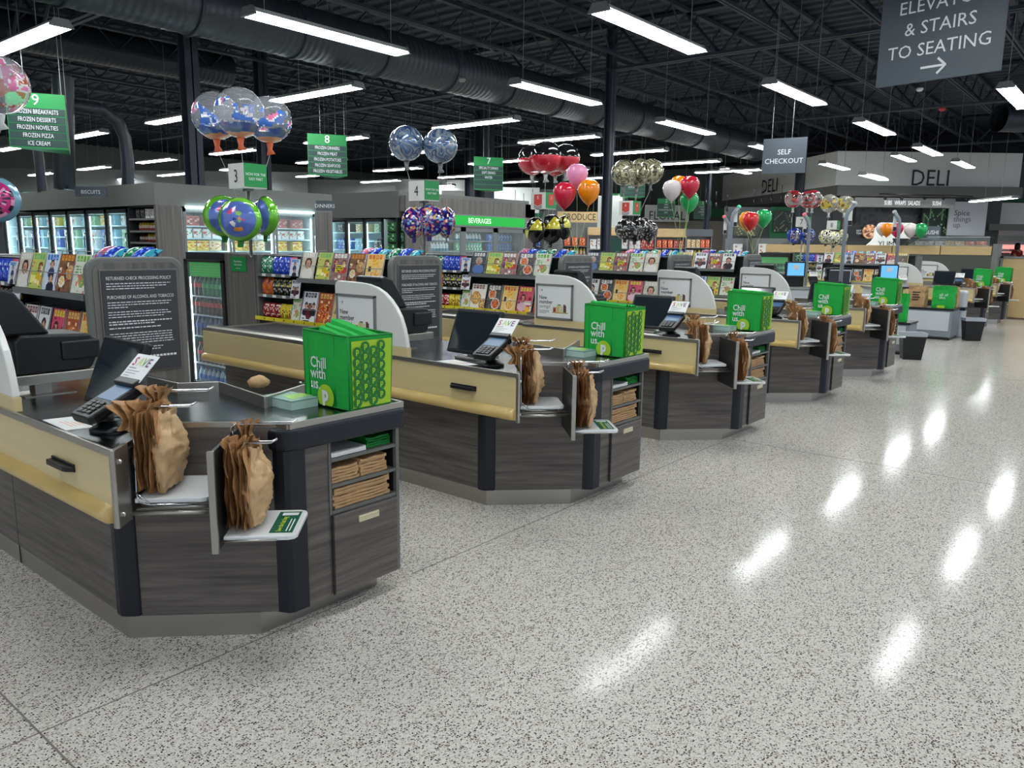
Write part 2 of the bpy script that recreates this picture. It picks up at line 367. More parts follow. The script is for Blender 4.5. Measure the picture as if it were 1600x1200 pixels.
# ------------------------------------------------------------ hanging signs
def aisle_sign(num, lines, cx, cy, s=1.0, zb=2.9, label='', rot=240):
    n = radians(rot); u = Vector((cos(n + pi / 2), sin(n + pi / 2), 0)); b = Vector((-cos(n), -sin(n), 0)); h = .78 * s; W = .76 * s
    c0 = Vector((cx, cy, zb)); Lp = c0 - u * W / 2; Cp = c0 + u * W / 2; Ap = Cp + b * .8 * s - u * .1 * s; z = Vector((0, 0, 1))
    t = thing('aisle_sign', label, 'sign', c0)
    m = MB(); m.extr([Lp, Cp, Ap], z * h); m.build('sign_body', SIGNG, t)
    m = MB()
    for k in range(5):
        z0 = h * (.03 + .143 * k); z1 = z0 + h * .128
        m.extr([Lp + u * .012 + z * z0 - b * .004, Cp - u * .012 + z * z0 - b * .004, Cp - u * .012 + z * z1 - b * .004, Lp + u * .012 + z * z1 - b * .004], b * .006)
        d2 = (Ap - Cp).normalized(); n2 = Vector((d2.y, -d2.x, 0)); e = .012
        m.extr([Cp + d2 * e + n2 * .004 + z * z0, Ap - d2 * e + n2 * .004 + z * z0, Ap - d2 * e + n2 * .004 + z * z1, Cp + d2 * e + n2 * .004 + z * z1], -n2 * .006)
    m.build('category_panel', SIGNG2, t)
    m = MB(); m.text(num, .215 * s, c0 - u * 0 + z * h * .79 - b * .005, u, z, .003, 'CENTER')
    for k, ln in enumerate(lines): m.text(ln, .088 * s, c0 + z * h * (.03 + .143 * (4 - k) + .028) - b * .006, u, z, .004, 'CENTER', .66)
    m.build('lettering', TXTW, t)
    m = MB()
    for q in (Lp + u * .25, Cp - u * .04, Ap): m.tube([q + z * h, Vector((q.x, q.y, 6.41))], .005, 4)
    m.build('hanger_wire', SHELFG, t)
    return t
aisle_sign('9', ['FROZEN BREAKFASTS', 'FROZEN DESSERTS', 'FROZEN NOVELTIES', 'FROZEN PIZZA', 'ICE CREAM'], 4.8, 13, label='green hanging aisle 9 sign listing frozen breakfasts and ice cream')
aisle_sign('8', ['FROZEN DINNERS', 'FROZEN MEAT', 'FROZEN POTATOES', 'FROZEN SEAFOOD', 'FROZEN VEGETABLES'], 10.02, 13, label='green hanging aisle 8 sign listing frozen dinners and vegetables')
aisle_sign('7', ['SPECIALTY DRINKS', 'SOFT DRINKS', 'WATER', '', ''], 14.85, 13, label='green hanging aisle 7 sign listing specialty drinks and water')
for num, px, py, dd, lines, lab in [('6', 988, 308, 24.5, ['CRACKERS', 'NUTS', 'POPCORN', '', ''], 'green hanging aisle 6 sign behind the zebra marble balloons'), ('5', 966, 332, 33, ['PAPER TOWELS', 'PET FOOD', '', '', ''], 'green hanging aisle sign just right of the second dark column'),
        ('2', 1040, 339, 34, ['CHIPS', 'GRAINS', 'INTERNATIONAL FOOD', 'SOUP', ''], 'green hanging aisle 2 sign in front of the floral lettering'), ('1', 1097, 342, 35, ['CANNED FISH', 'PASTA', 'CONDIMENTS', 'OILS', ''], 'green hanging aisle 1 sign right of the floral lettering')]:
    c = atd(px, py, dd); aisle_sign(num, lines, c.x, c.y, 1.0, c.z, lab, 215)
def hang_board(p0, p1, h, lines, sizes, label, name, arrow=False):
    p0, p1 = Vector(p0), Vector(p1); u = (p1 - p0).normalized(); z = Vector((0, 0, 1)); n = u.cross(z)
    t = thing(name, label, 'sign', (p0 + p1) / 2)
    m = MB(); m.extr([p0, p1, p1 + z * h, p0 + z * h], -n * .02); m.build('board', SLATE, t, bevel=.003)
    m = MB(); mid = (p0 + p1) / 2
    for (ln, dy), sz in zip(lines, sizes): m.text(ln, sz, mid + z * dy + n * .002, u, z, .003, 'CENTER', .98)
    if arrow:
        a = mid - u * .03 + z * .135
        def bar(q0, q1, w):
            d = (q1 - q0).normalized(); e = n.cross(d) * w
            m.extr([q0 - e + n * .001, q1 - e + n * .001, q1 + e + n * .001, q0 + e + n * .001], n * .003)
        bar(a - u * .12, a + u * .12, .011); bar(a + u * .045 + z * .075, a + u * .125 - z * .003, .011); bar(a + u * .045 - z * .075, a + u * .125 + z * .003, .011)
    m.build('lettering', TXTW, t)
    for q in (p0 + u * .15, p1 - u * .27):
        m = MB(); m.tube([q + z * h - n * .01, Vector((q.x, q.y, 6.41)) - n * .01], .005, 4); m.build('hanger_wire', SHELFG, t)
hang_board((9.3, 2.62, 3.3), (9.07, 1.43, 3.3), .92, [('ELEVATOR', .69), ('& STAIRS', .475), ('TO SEATING', .26)], [.18, .18, .18], 'large slate hanging sign pointing right to elevator and stairs', 'direction_sign', True)
hang_board((14.61, 6.01, 2.95), (14.76, 5.25, 2.95), .63, [('SELF', .34), ('CHECKOUT', .18)], [.128, .128], 'slate hanging sign reading self checkout above the tall pole lights', 'self_checkout_sign')
def detector(px, py, z, label, m_):
    c = atz(px, py, z); t = thing('ceiling_detector', label, 'detector', c)
    m = MB(); m.lathe([(.0, -.03), (.05, -.02), (.075, .02), (.06, .05)], c, 12); m.build('dome', m_, t); m = MB(); m.tube([c + Vector((0, 0, .05)), (c.x, c.y, 6.4)], .008, 4); m.build('stem', SKY, t)
detector(1437, 141, 4.9, 'small white dome hanging under the elevator sign', WHITE)
detector(1472, 172, 4.6, 'small red dome hanging right of the elevator sign arrow', mat('red_dome', (190, 60, 50), .5))
detector(722, 416 - 290, 4.6, 'small pale sensor dome above the marble balloons', GREYF)
# ============================================================ one checkout lane (built at lane 0, then copied along X)
ORD = ['nearest', 'second nearest', 'third nearest', 'fourth nearest', 'fifth nearest', 'second farthest', 'farthest']
KS = [0, 1, 2, 3, 4, 7.22, 8.42]
q2 = math.sqrt(.5)
TS = Matrix(((q2, q2, 0, 0), (-q2, q2, 0, 0), (0, 0, 1, 0), (0, 0, 0, 1)))     # (t along the slanted front, s into it, z)
PLAST = mat('tan_plastic_bag', (205, 168, 124), 0.36, var=0.1, vscale=14, bump=0.5, bscale=26)
PLASTD = mat('folded_tan_bags', (178, 134, 90), 0.42, var=0.18, vscale=30, bump=0.4, bscale=44)

def counter():
    t = thing('checkout_counter', 'nearest grey wood checkout counter with beige side panel and brown bags at its corner', 'checkout counter', (1.75, 3.2, 0), 'checkout counters')
    m = MB()
    out = [(1.30, 6.0), (1.30, 3.085), (1.755, 2.615)]
    m.prism(out + [(2.358, 2.605), (2.358, 3.1), (1.93, 3.1), (1.93, 4.4), (1.82, 4.4), (1.82, 6.0)], .095, .455)
    m.prism(out + [(1.975, 2.605), (1.975, 2.95), (2.345, 2.95), (2.345, 2.605), (2.358, 2.605), (2.358, 3.1), (1.93, 3.1), (1.93, 4.4), (1.82, 4.4), (1.82, 6.0)], .455, .875)
    m.build('cabinet', WOOD, t)
    m = MB(); m.prism([(1.303, 5.9), (1.303, 3.07), (1.672, 2.692), (2.30, 2.70), (2.30, 3.05), (1.9, 3.05), (1.8, 5.9)], 0, .0952); m.build('toe_kick', STEEL, t)
    m = MB(); m.box(1.299, 1.302, 4.218, 4.224, 0.004, .6); m.box(1.976, 1.979, 2.6, 2.606, .09, .775); m.build('seam', CHARCOAL, t)
    m = MB(); m.prism([(1.302, 3.135), (1.288, 3.13), (1.286, 3.09), (1.297, 3.07), (1.335, 3.032), (1.348, 3.035), (1.36, 3.05)], .092, .63); m.build('corner_bumper', NAVY, t, bevel=.006)
    m = MB(); m.prism([(1.72, 2.66), (1.735, 2.625), (1.748, 2.602), (1.768, 2.59), (1.845, 2.59), (1.85, 2.615), (1.77, 2.64)], .09, .80); m.build('corner_bumper', NAVY, t, bevel=.006)
    m = MB(); m.prism([(1.712, 2.69), (1.722, 2.61), (1.745, 2.575), (1.79, 2.56), (2.366, 2.556), (2.366, 2.62), (1.8, 2.64)], .778, .872); m.build('end_bumper', NAVY, t, bevel=.018, seg=3)
    m = MB(); m.prism([(1.135, 4.42), (1.135, 2.69), (1.21, 2.755), (1.43, 2.965), (1.75, 2.645), (1.765, 2.585), (2.362, 2.585), (2.362, 3.13), (1.885, 2.92), (1.95, 3.40), (1.95, 4.42)], .873, .889); m.build('worktop', STEELD, t)
    m = MB()
    for a, b in (((1.13, 4.42), (1.13, 2.685)), ((1.43, 2.968), (1.75, 2.642)), ((1.75, 2.642), (1.762, 2.58)), ((1.762, 2.578), (2.368, 2.578)), ((2.366, 2.578), (2.366, 3.13))):
        a, b = Vector((*a, 0)), Vector((*b, 0)); d = (b - a).normalized(); e = d.cross(Vector((0, 0, 1))) * .007
        m.extr([a - e + Vector((0, 0, .868)), a + e + Vector((0, 0, .868)), a + e + Vector((0, 0, .896)), a - e + Vector((0, 0, .896))], b - a)
    m.build('steel_edge', STEEL, t, bevel=.003)
    m = MB()
    for a, b in (((1.885, 2.92), (2.362, 3.13)), ((1.95, 3.40), (1.885, 2.92)), ((1.80, 3.50), (1.95, 3.40)), ((1.79, 3.78), (1.80, 3.50))):
        a, b = Vector((*a, 0)), Vector((*b, 0)); d = (b - a).normalized(); e = d.cross(Vector((0, 0, 1))) * .006
        m.extr([a - e + Vector((0, 0, .885)), a + e + Vector((0, 0, .885)), a + e + Vector((0, 0, .94)), a - e + Vector((0, 0, .94))], b - a)
    m.build('back_rail', STEEL, t, bevel=.003)
    m = MB(); m.prism([(1.13, 6.03), (1.13, 2.70), (1.20, 2.755), (1.42, 2.965), (1.31, 3.075), (1.31, 6.03)], .622, .872); pnl = m.build('side_panel', BEIGE, t, bevel=.003)
    m = MB(); m.smooth = True
    prof = [(1.131, .622), (1.112, .624), (1.098, .636), (1.094, .652), (1.099, .668), (1.113, .682), (1.131, .69)]
    ys = [2.712, 2.718, 2.73, 2.76, 6.0, 6.02, 6.03]; sc = [.35, .75, .95, 1, 1, .9, .5]
    ids = [[m.pt((1.131 + (x - 1.131) * s_, y, .655 + (z - .655) * (.8 + .2 * s_))) for x, z in prof] for y, s_ in zip(ys, sc)]
    for a, b in zip(ids, ids[1:]):
        for k in range(6): m.face([a[k], a[k + 1], b[k + 1], b[k]])
    m.face(ids[0][::-1]); m.face(ids[-1]); m.build('bumper_rail', BEAD, t)
    m = MB(); m.extr([(1.131, 3.0, .752), (1.131, 3.2, .752), (1.10, 3.185, .756), (1.094, 3.17, .757), (1.094, 3.03, .757), (1.10, 3.015, .756)], (0, 0, .02)); m.box(1.122, 1.131, 3.0, 3.2, .752, .782); m.build('pull_handle', BLACK, t, bevel=.003)
    m = MB(); m.prism([(1.124, 2.70), (1.124, 2.682), (1.135, 2.676), (1.212, 2.744), (1.20, 2.757), (1.135, 2.70)], .612, .893); cap = m.build('end_cap', STEEL, t, bevel=.003)
    for z in (.655, .845):
        m = MB(Matrix.Translation((1.158, 2.695, z)) @ Matrix.Rotation(radians(-49), 4, 'Z') @ Matrix.Rotation(radians(90), 4, 'X')); m.lathe([(.009, -.002), (.009, .003), (.006, .006)], n=10); m.build('screw', CHROME, cap)
    m = MB()
    for z in (.455, .57, .684): m.box(1.973, 2.347, 2.603, 2.95, z, z + .015)
    m.box(1.966, 1.98, 2.6, 2.62, .455, .778); m.box(2.342, 2.36, 2.6, 2.62, .09, .778)
    m.build('shelf_board', GREYB, t)
    m = MB(); m.box(1.9755, 2.3445, 2.94, 2.952, .455, .775); m.box(1.9755, 1.979, 2.62, 2.95, .47, .77); m.box(2.341, 2.3445, 2.62, 2.95, .47, .77); m.build('shelf_back', SHELFD, t)
    m = MB(); m.box(1.982, 2.34, 2.594, 2.606, .092, .45); dr = m.build('drawer_front', WOOD, t, bevel=.002)
    m = MB(); m.box(2.112, 2.226, 2.586, 2.596, .388, .418); m.box(2.118, 2.22, 2.582, 2.59, .408, .414); m.build('cup_pull', mat('cream_pull', (216, 206, 172), .35), dr, bevel=.003)
    m = MB(); m.box(1.26, 1.74, 4.62, 5.92, .872, .888); m.build('conveyor_belt', mat('belt_rubber', (34, 34, 36), .6, bump=.1, bscale=200), t)
    m = MB(); m.extr([(1.135, 4.42, .872), (1.255, 4.42, .872), (1.255, 4.42, .892), (1.215, 4.42, .914), (1.15, 4.42, .914), (1.135, 4.42, .9)], (0, 1.56, 0)); m.box(1.745, 1.82, 4.42, 5.98, .872, .9); m.box(1.135, 1.82, 5.93, 6.03, .872, .892); m.box(1.255, 1.745, 4.42, 4.62, .872, .893)
    m.build('belt_rail', STEEL, t)
    return t
def partition():
    t = thing('privacy_partition', 'x', 'partition', (1.15, 3.9, .885), 'white partitions')
    o = [(3.59, .95)] + [(3.60, 1.0), (3.62, 1.07), (3.65, 1.14), (3.69, 1.195), (3.74, 1.245), (3.80, 1.287), (3.87, 1.317), (3.95, 1.335), (4.05, 1.342)] + [(4.26, 1.345), (4.285, 1.335), (4.295, 1.31), (4.295, .95)]
    m = MB(); m.extr([(1.137, y, z) for y, z in o], (.03, 0, 0)); m.build('curved_panel', WHITE, t, bevel=.006)
    m = MB(); m.box(1.135, 1.17, 3.588, 4.297, .889, .951); m.build('base_rail', BEIGE, t, bevel=.003)
    m = MB(); y0, y1, z0, z1 = 3.875, 4.272, .955, 1.262
    for a in ((y0, y1, z0, z0 + .018), (y0, y1, z1 - .018, z1), (y0, y0 + .018, z0, z1), (y1 - .018, y1, z0, z1)): m.box(1.124, 1.138, *a)
    m.build('poster_frame', GREYF, t, bevel=.002)
    m = MB(); m.box(1.130, 1.1375, y0 + .01, y1 - .01, z0 + .01, z1 - .01); ps = m.build('poster', PAPER, t)
    u = (0, -1, 0); v = (0, 0, 1)
    m = MB()
    for k, l in enumerate(('New', 'member')): m.text(l, .047, (1.13, y1 - .035, 1.127 - .038 * k), u, v, .001, 'LEFT', .92, bold=.012)
    m.text('- p', .03, (1.13, y1 - .04, 1.2), u, v, .001, bold=.01); m.build('lettering', TXTK, ps)
    m = MB(); m.text('savings!', .045, (1.13, y1 - .035, 1.051), u, v, .001, 'LEFT', .92)
    for k in range(3): m.quad(*[(1.1292, y1 - .035 - a, 1.025 - .011 * k + b) for a, b in ((0, 0), (.11 - .03 * (k == 2), 0), (.11 - .03 * (k == 2), .004), (0, .004))])
    m.build('lettering', TXTG, ps)
    m = MB(); rr = random.Random(3)
    for (a, b, w_, h_, c) in ((.18, .045, .17, .01, (196, 160, 96)), (.19, .055, .03, .03, (150, 60, 40)), (.225, .055, .035, .05, (206, 190, 120)), (.265, .055, .03, .055, (214, 206, 170)), (.3, .055, .03, .06, (96, 70, 50)), (.24, .115, .03, .008, (50, 60, 60)), (.23, .105, .04, .012, (190, 200, 120)), (.19, .085, .03, .012, (180, 120, 70)), (.30, .112, .02, .012, (120, 40, 40))):
        m.quad(*[(1.1288, y1 - a - p_, .965 + b + r_) for p_, r_ in ((0, 0), (w_, 0), (w_, h_), (0, h_))], col=lin(*c))
    m.build('picture', PM, ps)
    return t
def policy_board():
    t = thing('policy_board', 'x', 'notice board', (2.12, 4.54, 0), 'policy boards')
    x0, x1, zt, r = 1.842, 2.402, 1.502, .085
    arc = [(x1 - r + r * sin(a), zt - r + r * cos(a)) for a in [k * pi / 12 for k in range(7)]]
    o = [(x0, .0), (x1, .0)] + arc[::-1] + [(x0 + x1 - x, z) for x, z in arc]
    m = MB(); m.extr([(x, 4.52, z) for x, z in o], (0, .045, 0)); m.build('board_body', GREYB, t, bevel=.012, seg=3)
    i = .032; ri = .06; X0, X1, ZT = x0 + i, x1 - i, zt - i
    arc = [(X1 - ri + ri * sin(a), ZT - ri + ri * cos(a)) for a in [k * pi / 10 for k in range(6)]]
    o = [(X0, .05), (X1, .05)] + arc[::-1] + [(X0 + X1 - x, z) for x, z in arc]
    m = MB(); m.extr([(x, 4.515, z) for x, z in o], (0, .006, 0)); m.build('inner_panel', WOODV, t)
    m = MB(); m.box(1.905, 2.352, 4.506, 4.516, .84, 1.434); m.build('sign_frame', GREYB, t, bevel=.002)
    m = MB(); m.box(1.913, 2.344, 4.502, 4.51, .848, 1.426); sg = m.build('notice', SIGND, t)
    u = (1, 0, 0); v = (0, 0, 1); m = MB()
    m.text('RETURNED CHECK PROCESSING POLICY', .0265, (1.937, 4.502, 1.375), u, v, .001, 'LEFT', .765); m.text('PURCHASES OF ALCOHOL AND TOBACCO', .0265, (1.937, 4.502, 1.27), u, v, .001, 'LEFT', .74)
    def lines(z, ws, h):
        for k, wd in enumerate(ws):
            x = 1.937; e = 1.937 + wd
            while x < e - .004:
                l = min(R.uniform(.008, .028), e - x); zz = z - .0142 * k; m.quad((x, 4.5012, zz), (x + l, 4.5012, zz), (x + l, 4.5012, zz + h), (x, 4.5012, zz + h)); x += l + .005
    lines(1.352, (.365, .345, .27), .0045); lines(1.247, (.365, .35, .11), .0045); lines(1.193, (.35, .36, .315), .0045); lines(1.137, (.365, .26), .0065); lines(1.101, (.3,), .006); lines(1.07, (.36, .365, .36, .365, .37), .0045); lines(.985, (.30, .29), .0045)
    for k in range(9): x = 2.13 + .021 * k; m.quad((x, 4.5012, .925), (x + .016, 4.5012, .925), (x + .016, 4.5012, .937), (x, 4.5012, .937))
    m.build('lettering', TXTW, sg)
    return t
def display():
    t = thing('customer_display', 'x', 'monitor', (1.44, 3.28, .889), 'customer displays')
    M = Matrix.Translation((1.36, 3.28, .925)) @ Matrix.Rotation(radians(22), 4, 'Y')
    m = MB(M); m.box(0, .032, -.19, .19, 0, .29); m.build('bezel', BLACK, t, bevel=.008)
    m = MB(M); m.box(-.002, .004, -.172, .172, .022, .268); m.build('screen', SCREEN, t)
    m = MB(M); m.box(.03, .075, -.10, .10, .04, .2); m.build('housing', BLACK, t, bevel=.01)
    m = MB(); m.box(1.405, 1.455, 3.23, 3.33, .9, 1.0); m.prism([(1.335, 3.19), (1.555, 3.19), (1.555, 3.37), (1.335, 3.37)], .889, .905); m.build('stand', STEEL, t, bevel=.004)
    return t
TM = Matrix.Translation((1.165, 2.99, .93)) @ Matrix.Rotation(radians(4), 4, 'Z') @ Matrix.Rotation(radians(-25), 4, 'Y')
def terminal():
    t = thing('payment_terminal', 'x', 'card reader', (1.25, 3.0, .889), 'payment terminals')
    M = TM        # local x runs up the sloped face
    m = MB(M); m.prism([(0, -.06), (.02, -.072), (.215, -.076), (.23, -.066), (.23, .066), (.215, .076), (.02, .072), (0, .06)], 0, .036); m.build('body', BLACK, t, bevel=.008)
    m = MB(M); m.box(.112, .198, -.058, .058, .034, .0375); m.build('screen', mat('terminal_screen', (62, 92, 124), .35, emit=.12), t)
    m = MB(M); m.box(.018, .1, -.048, .048, .034, .037); m.build('keypad', BLACKG, t)
    m = MB(M)
    for i in range(4):
        for j in range(3): m.box(.024 + .019 * i, .038 + .019 * i, -.04 + .029 * j, -.018 + .029 * j, .036, .041)
    m.build('key', CHARCOAL, t)
    m = MB(); m.tube([(1.25, 3.0, .9), (1.25, 3.0, .93), (1.256, 3.0, .965)], [.034, .03, .03], 12); m.lathe([(.07, .889), (.07, .902), (.05, .912), (.035, .93)], (1.26, 2.99, 0), 18); m.build('post', BLACK, t)
    m = MB(M); m.box(.2, .235, -.07, .07, .03, .055); m.build('card_clip', CHARCOAL, t, bevel=.004)
    return t
def save_card():
    M = TM @ Matrix.Translation((.225, 0, .045)) @ Matrix.Rotation(radians(-20), 4, 'Y')
    t = thing('promotion_card', 'x', 'card', (1.42, 3.02, 1.09), 'save cards')
    m = MB(M); m.box(0, .125, -.075, .075, 0, .003); m.build('card', PAPER, t)
    for k, (l, c) in enumerate((('S', (168, 36, 76)), ('A', (196, 206, 120)), ('V', (110, 160, 70)), ('E', (110, 40, 110)))):
        m = MB(M); m.text(l, .056, (.07, .06 - .031 * k, .003), (0, -1, 0), (1, 0, 0), .001, 'LEFT', .85, bold=.015); m.build('letter', mat('save_letter_%s' % 'red lime green plum'.split()[k], c, .5), t)
    m = MB(M)
    for k, (wd, h) in enumerate(((.05, .004), (.085, .0025), (.07, .0025), (.04, .0025))): m.quad((.056 - .012 * k, .062, .0035), (.056 - .012 * k, .062 - wd, .0035), (.056 - .012 * k + h, .062 - wd, .0035), (.056 - .012 * k + h, .062, .0035))
    m.build('small_print', TXTG, t)
    return t
def printer():
    t = thing('cheque_printer', 'x', 'printer', (1.42, 3.97, .889), 'counter printers')
    m = MB(); m.extr([(1.24, 3.84, 1.0), (1.24, 3.84, 1.15), (1.27, 3.84, 1.178), (1.56, 3.84, 1.165), (1.6, 3.84, 1.13), (1.585, 3.84, 1.05), (1.56, 3.84, 1.0)], (0, .27, 0)); m.build('body', BLACK, t, bevel=.012, seg=3)
    m = MB(); m.box(1.43, 1.6, 3.828, 3.85, 1.05, 1.14); m.build('front_door', BLACK, t, bevel=.01)
    m = MB(); m.box(1.21, 1.61, 3.83, 4.12, .953, .998); m.build('steel_shelf', STEEL, t, bevel=.003)
    m = MB(); m.box(1.34, 1.41, 3.93, 4.0, .889, .955); m.box(1.28, 1.5, 3.88, 4.05, .889, .893); m.build('stand_post', STEEL, t)
    m = MB(); m.extr([(1.19, 3.86, 1.175), (1.40, 3.86, 1.175), (1.27, 3.86, 1.365), (1.2, 3.86, 1.385), (1.17, 3.86, 1.375)], (0, .26, 0)); m.build('cashier_display', BLACK, t, bevel=.01)
    return t
def bag_rack(n):
    t = thing('bag_rack', 'x', 'bag rack', (1.3, 2.75, .66) if n == 0 else (1.45, 2.5, .53), 'bag racks')
    if n == 0: t0, sa, zs, hk = -1.088, 2.80, .668, ((2.90, 1.0, -.875), (3.02, 1.035, -.845))
    else: t0, sa, zs, hk = -.775, 2.755, .533, ((2.865, .868, -.585), (2.975, .915, -.53))
    m = MB(TS)
    if n == 0: m.box(t0 - .004, t0 + .006, 2.80, 3.09, .635, .87)
    else: m.box(t0 - .012, t0, 2.725, 3.1, .505, .872)
    m.build('end_plate', CHARCOAL, t)
    if n: m = MB(TS); m.box(t0 - .018, t0 + .006, 2.712, 2.73, .503, .878); m.build('steel_edge', STEEL, t, bevel=.002)
    L_ = .27; r = .03; m = MB(TS); a, b, c, d = t0 + .012, t0 + L_, sa, sa + .285
    m.prism([(a, c), (b - r, c), (b - r * .3, c + r * .3), (b, c + r), (b, d - r), (b - r * .3, d - r * .3), (b - r, d), (a, d)], zs, zs + .018); m.build('tray', TRAY, t, bevel=.004)
    if n:
        m = MB(TS); m.quad((t0 + .165, sa + .03, zs + .0185), (t0 + .25, sa + .03, zs + .0185), (t0 + .25, sa + .26, zs + .0185), (t0 + .165, sa + .26, zs + .0185)); m.build('bag_sticker', mat('sticker_green', (18, 92, 66), .5), t)
        m = MB(TS); m.text('Save the last bag', .026, (t0 + .205, sa + .04, zs + .019), (0, 1, 0), (-1, 0, 0), .001, bold=.02, wide=.9); m.build('lettering', mat('sticker_yellow', (196, 214, 60), .5), t)
        m = MB(TS)
        for k in range(2): m.quad(*[(t0 + .222 + .012 * k + p_, sa + .045 + r_, zs + .0192) for p_, r_ in ((0, 0), (.004, 0), (.004, .13), (0, .13))])
        m.quad(*[(t0 + .18 + p_, sa + .215 + r_, zs + .0192) for p_, r_ in ((0, 0), (.06, 0), (.06, .03), (0, .03))]); m.build('small_print', TXTW, t)
    m = MB(TS); 
    if n == 0:
        m.tube([(t0, sa + .0, .632), (-.787, sa + .0, .632)], .009, 8); m.tube([(t0, sa + .022, .646), (-.787, sa + .022, .646)], .007, 8)
    else: m.tube([(t0, sa - .004, zs + .004), (t0 + .2, sa - .004, zs + .004)], .004, 6)
    m.build('cross_bar', STEEL, t)
    m = MB(TS); e = t0 + .016
    if n == 0:
        m.tube([(e, sa + .06, hk[0][1] - .01), (e, sa + .03, .93), (e, sa + .012, .70), (e + .012, sa + .0, .672), (e + .05, sa - .004, .664), (e + .21, sa - .004, .664)], .0035, 6)
        m.tube([(e, sa + .0, .71), (e + .05, sa - .004, .667)], .0035, 6)
    for s_, z_, te in hk:
        m.tube([(t0, s_, z_ - .05), (t0 + .004, s_, z_ - .01), (t0 + .02, s_, z_), (te - .02, s_, z_ + .002), (te, s_, z_ + .014)], .0042, 6)
        m.tube([(t0, s_ + .022, z_ - .05), (t0 + .004, s_ + .022, z_ - .01), (t0 + .02, s_ + .022, z_), (te - .02, s_ + .022, z_ + .002), (te, s_ + .012, z_ + .014), (te, s_, z_ + .014)], .0042, 6)
        m.tube([(t0 + .004, s_, z_ - .05), (t0 + .004, s_ + .02, z_ - .01)], .006, 6)
    m.build('hook_wire', CHROME, t)
    return t
def bag_bundle(n, seed):
    rr = random.Random(seed)
    t = thing('carrier_bag_bundle', 'x', 'carrier bags', (1.3, 2.8, .69) if n == 0 else (1.5, 2.5, .55), 'hanging carrier bags')
    if n == 0: t0, s0, zb, zt = -1.072, 2.83, .692, .995
    else: t0, s0, zb, zt = -.755, 2.80, .558, .862
    H = zt - zb
    def ridge(p): return .5 - abs(noise.noise(p))
    m = MB(TS); m.smooth = True
    for i in range(10):
        tt = t0 + .0075 * i; sd = rr.uniform(0, 50); lo = rr.uniform(-.012, .01); wv = rr.uniform(.85, 1.1)
        def fn(a, b, tt=tt, sd=sd, i=i, lo=lo, wv=wv):
            wd = (.125 + .02 * noise.noise((sd, b * 2, 0)) - .05 * (b - .5) ** 2) * wv; s_ = s0 + .1 + (a - .5) * 2 * wd
            return (tt + .018 * sin(pi * b) * (i / 10) + .014 * noise.noise((a * 3 + sd, b * 4, sd)) + .006 * ridge((a * 7, b * 3, sd)), s_, zb + lo + .012 + (H - lo - .012) * b + .01 * noise.noise((a * 5, sd, 3)))
        m.grid(12, 16, fn)
    m.build('folded_bags', PLASTD, t)
    m = MB(TS); m.smooth = True; sd = rr.uniform(0, 90)
    def fb(a, b):
        an = a * 2 * pi; prof = [(0, .40), (.12, .62), (.35, .95), (.55, 1.0), (.72, .8), (.85, .5), (1, .42)]
        for (b0, p0), (b1, p1) in zip(prof, prof[1:]):
            if b0 <= b <= b1: pr = p0 + (p1 - p0) * (b - b0) / (b1 - b0); break
        rs = .12 * (1 - .5 * max(0, b - .55) / .45) * (.75 + .25 * min(1, b * 4))
        q = Vector((cos(an) * 1.3 + sd, sin(an) * 1.3, b * 2.6)); k = .02 * ridge(q * 1.6) + .012 * ridge(q * 3.7) + .008 * noise.noise(q * 6) - .012
        return (t0 + .085 + .055 * pr * cos(an) + k * 1.5 * cos(an) + .012 * noise.noise(q), s0 + .095 + rs * sin(an) + k * 1.2 * sin(an), zb + .006 + (H - .01) * b + .014 * noise.noise((an, sd, b * 3)))
    m.grid(40, 30, fb, closeu=True); m.build('open_bag', PLAST, t)
    # the gathered handle loops bunched on the two hooks
    m = MB(TS); m.smooth = True
    for s_, z_, w0, w1, hh in ((s0 + .045, zt - .005, -.085 if n == 0 else -.03, .075, .10), (s0 + .075, zt + .0, -.05 if n == 0 else -.02, .09, .085), (s0 + .185, zt + .035, -.015, .085, .085)):
        sd = rr.uniform(0, 90); fq = rr.uniform(3.2, 4.2)
        def fe(a, b, s_=s_, z_=z_, w0=w0, w1=w1, hh=hh, sd=sd, fq=fq):
            pin = .35 + .65 * abs(b - .45) * 1.8; tt = t0 + (w0 + w1) / 2 + (w1 - w0) * (a - .5) * pin + (-.03 * b * (1 - a) if n == 0 else 0)
            return (tt + .006 * noise.noise((a * 6, b * 4, sd)), s_ + .022 * sin(a * fq * 2 * pi + sd) * (.5 + b) + .012 * noise.noise((a * 5, b * 3, sd + 7)), z_ + .028 - hh + hh * b + .016 * noise.noise((a * 9, sd, 1)) * b)
        m.grid(44, 8, fe)
    m.build('bag_loops', PLASTD, t)
    return t
TX0, TX1, TY0, TY1, TZ0, TZ1 = 2.08, 2.30, 2.587, 2.885, .897, 1.21
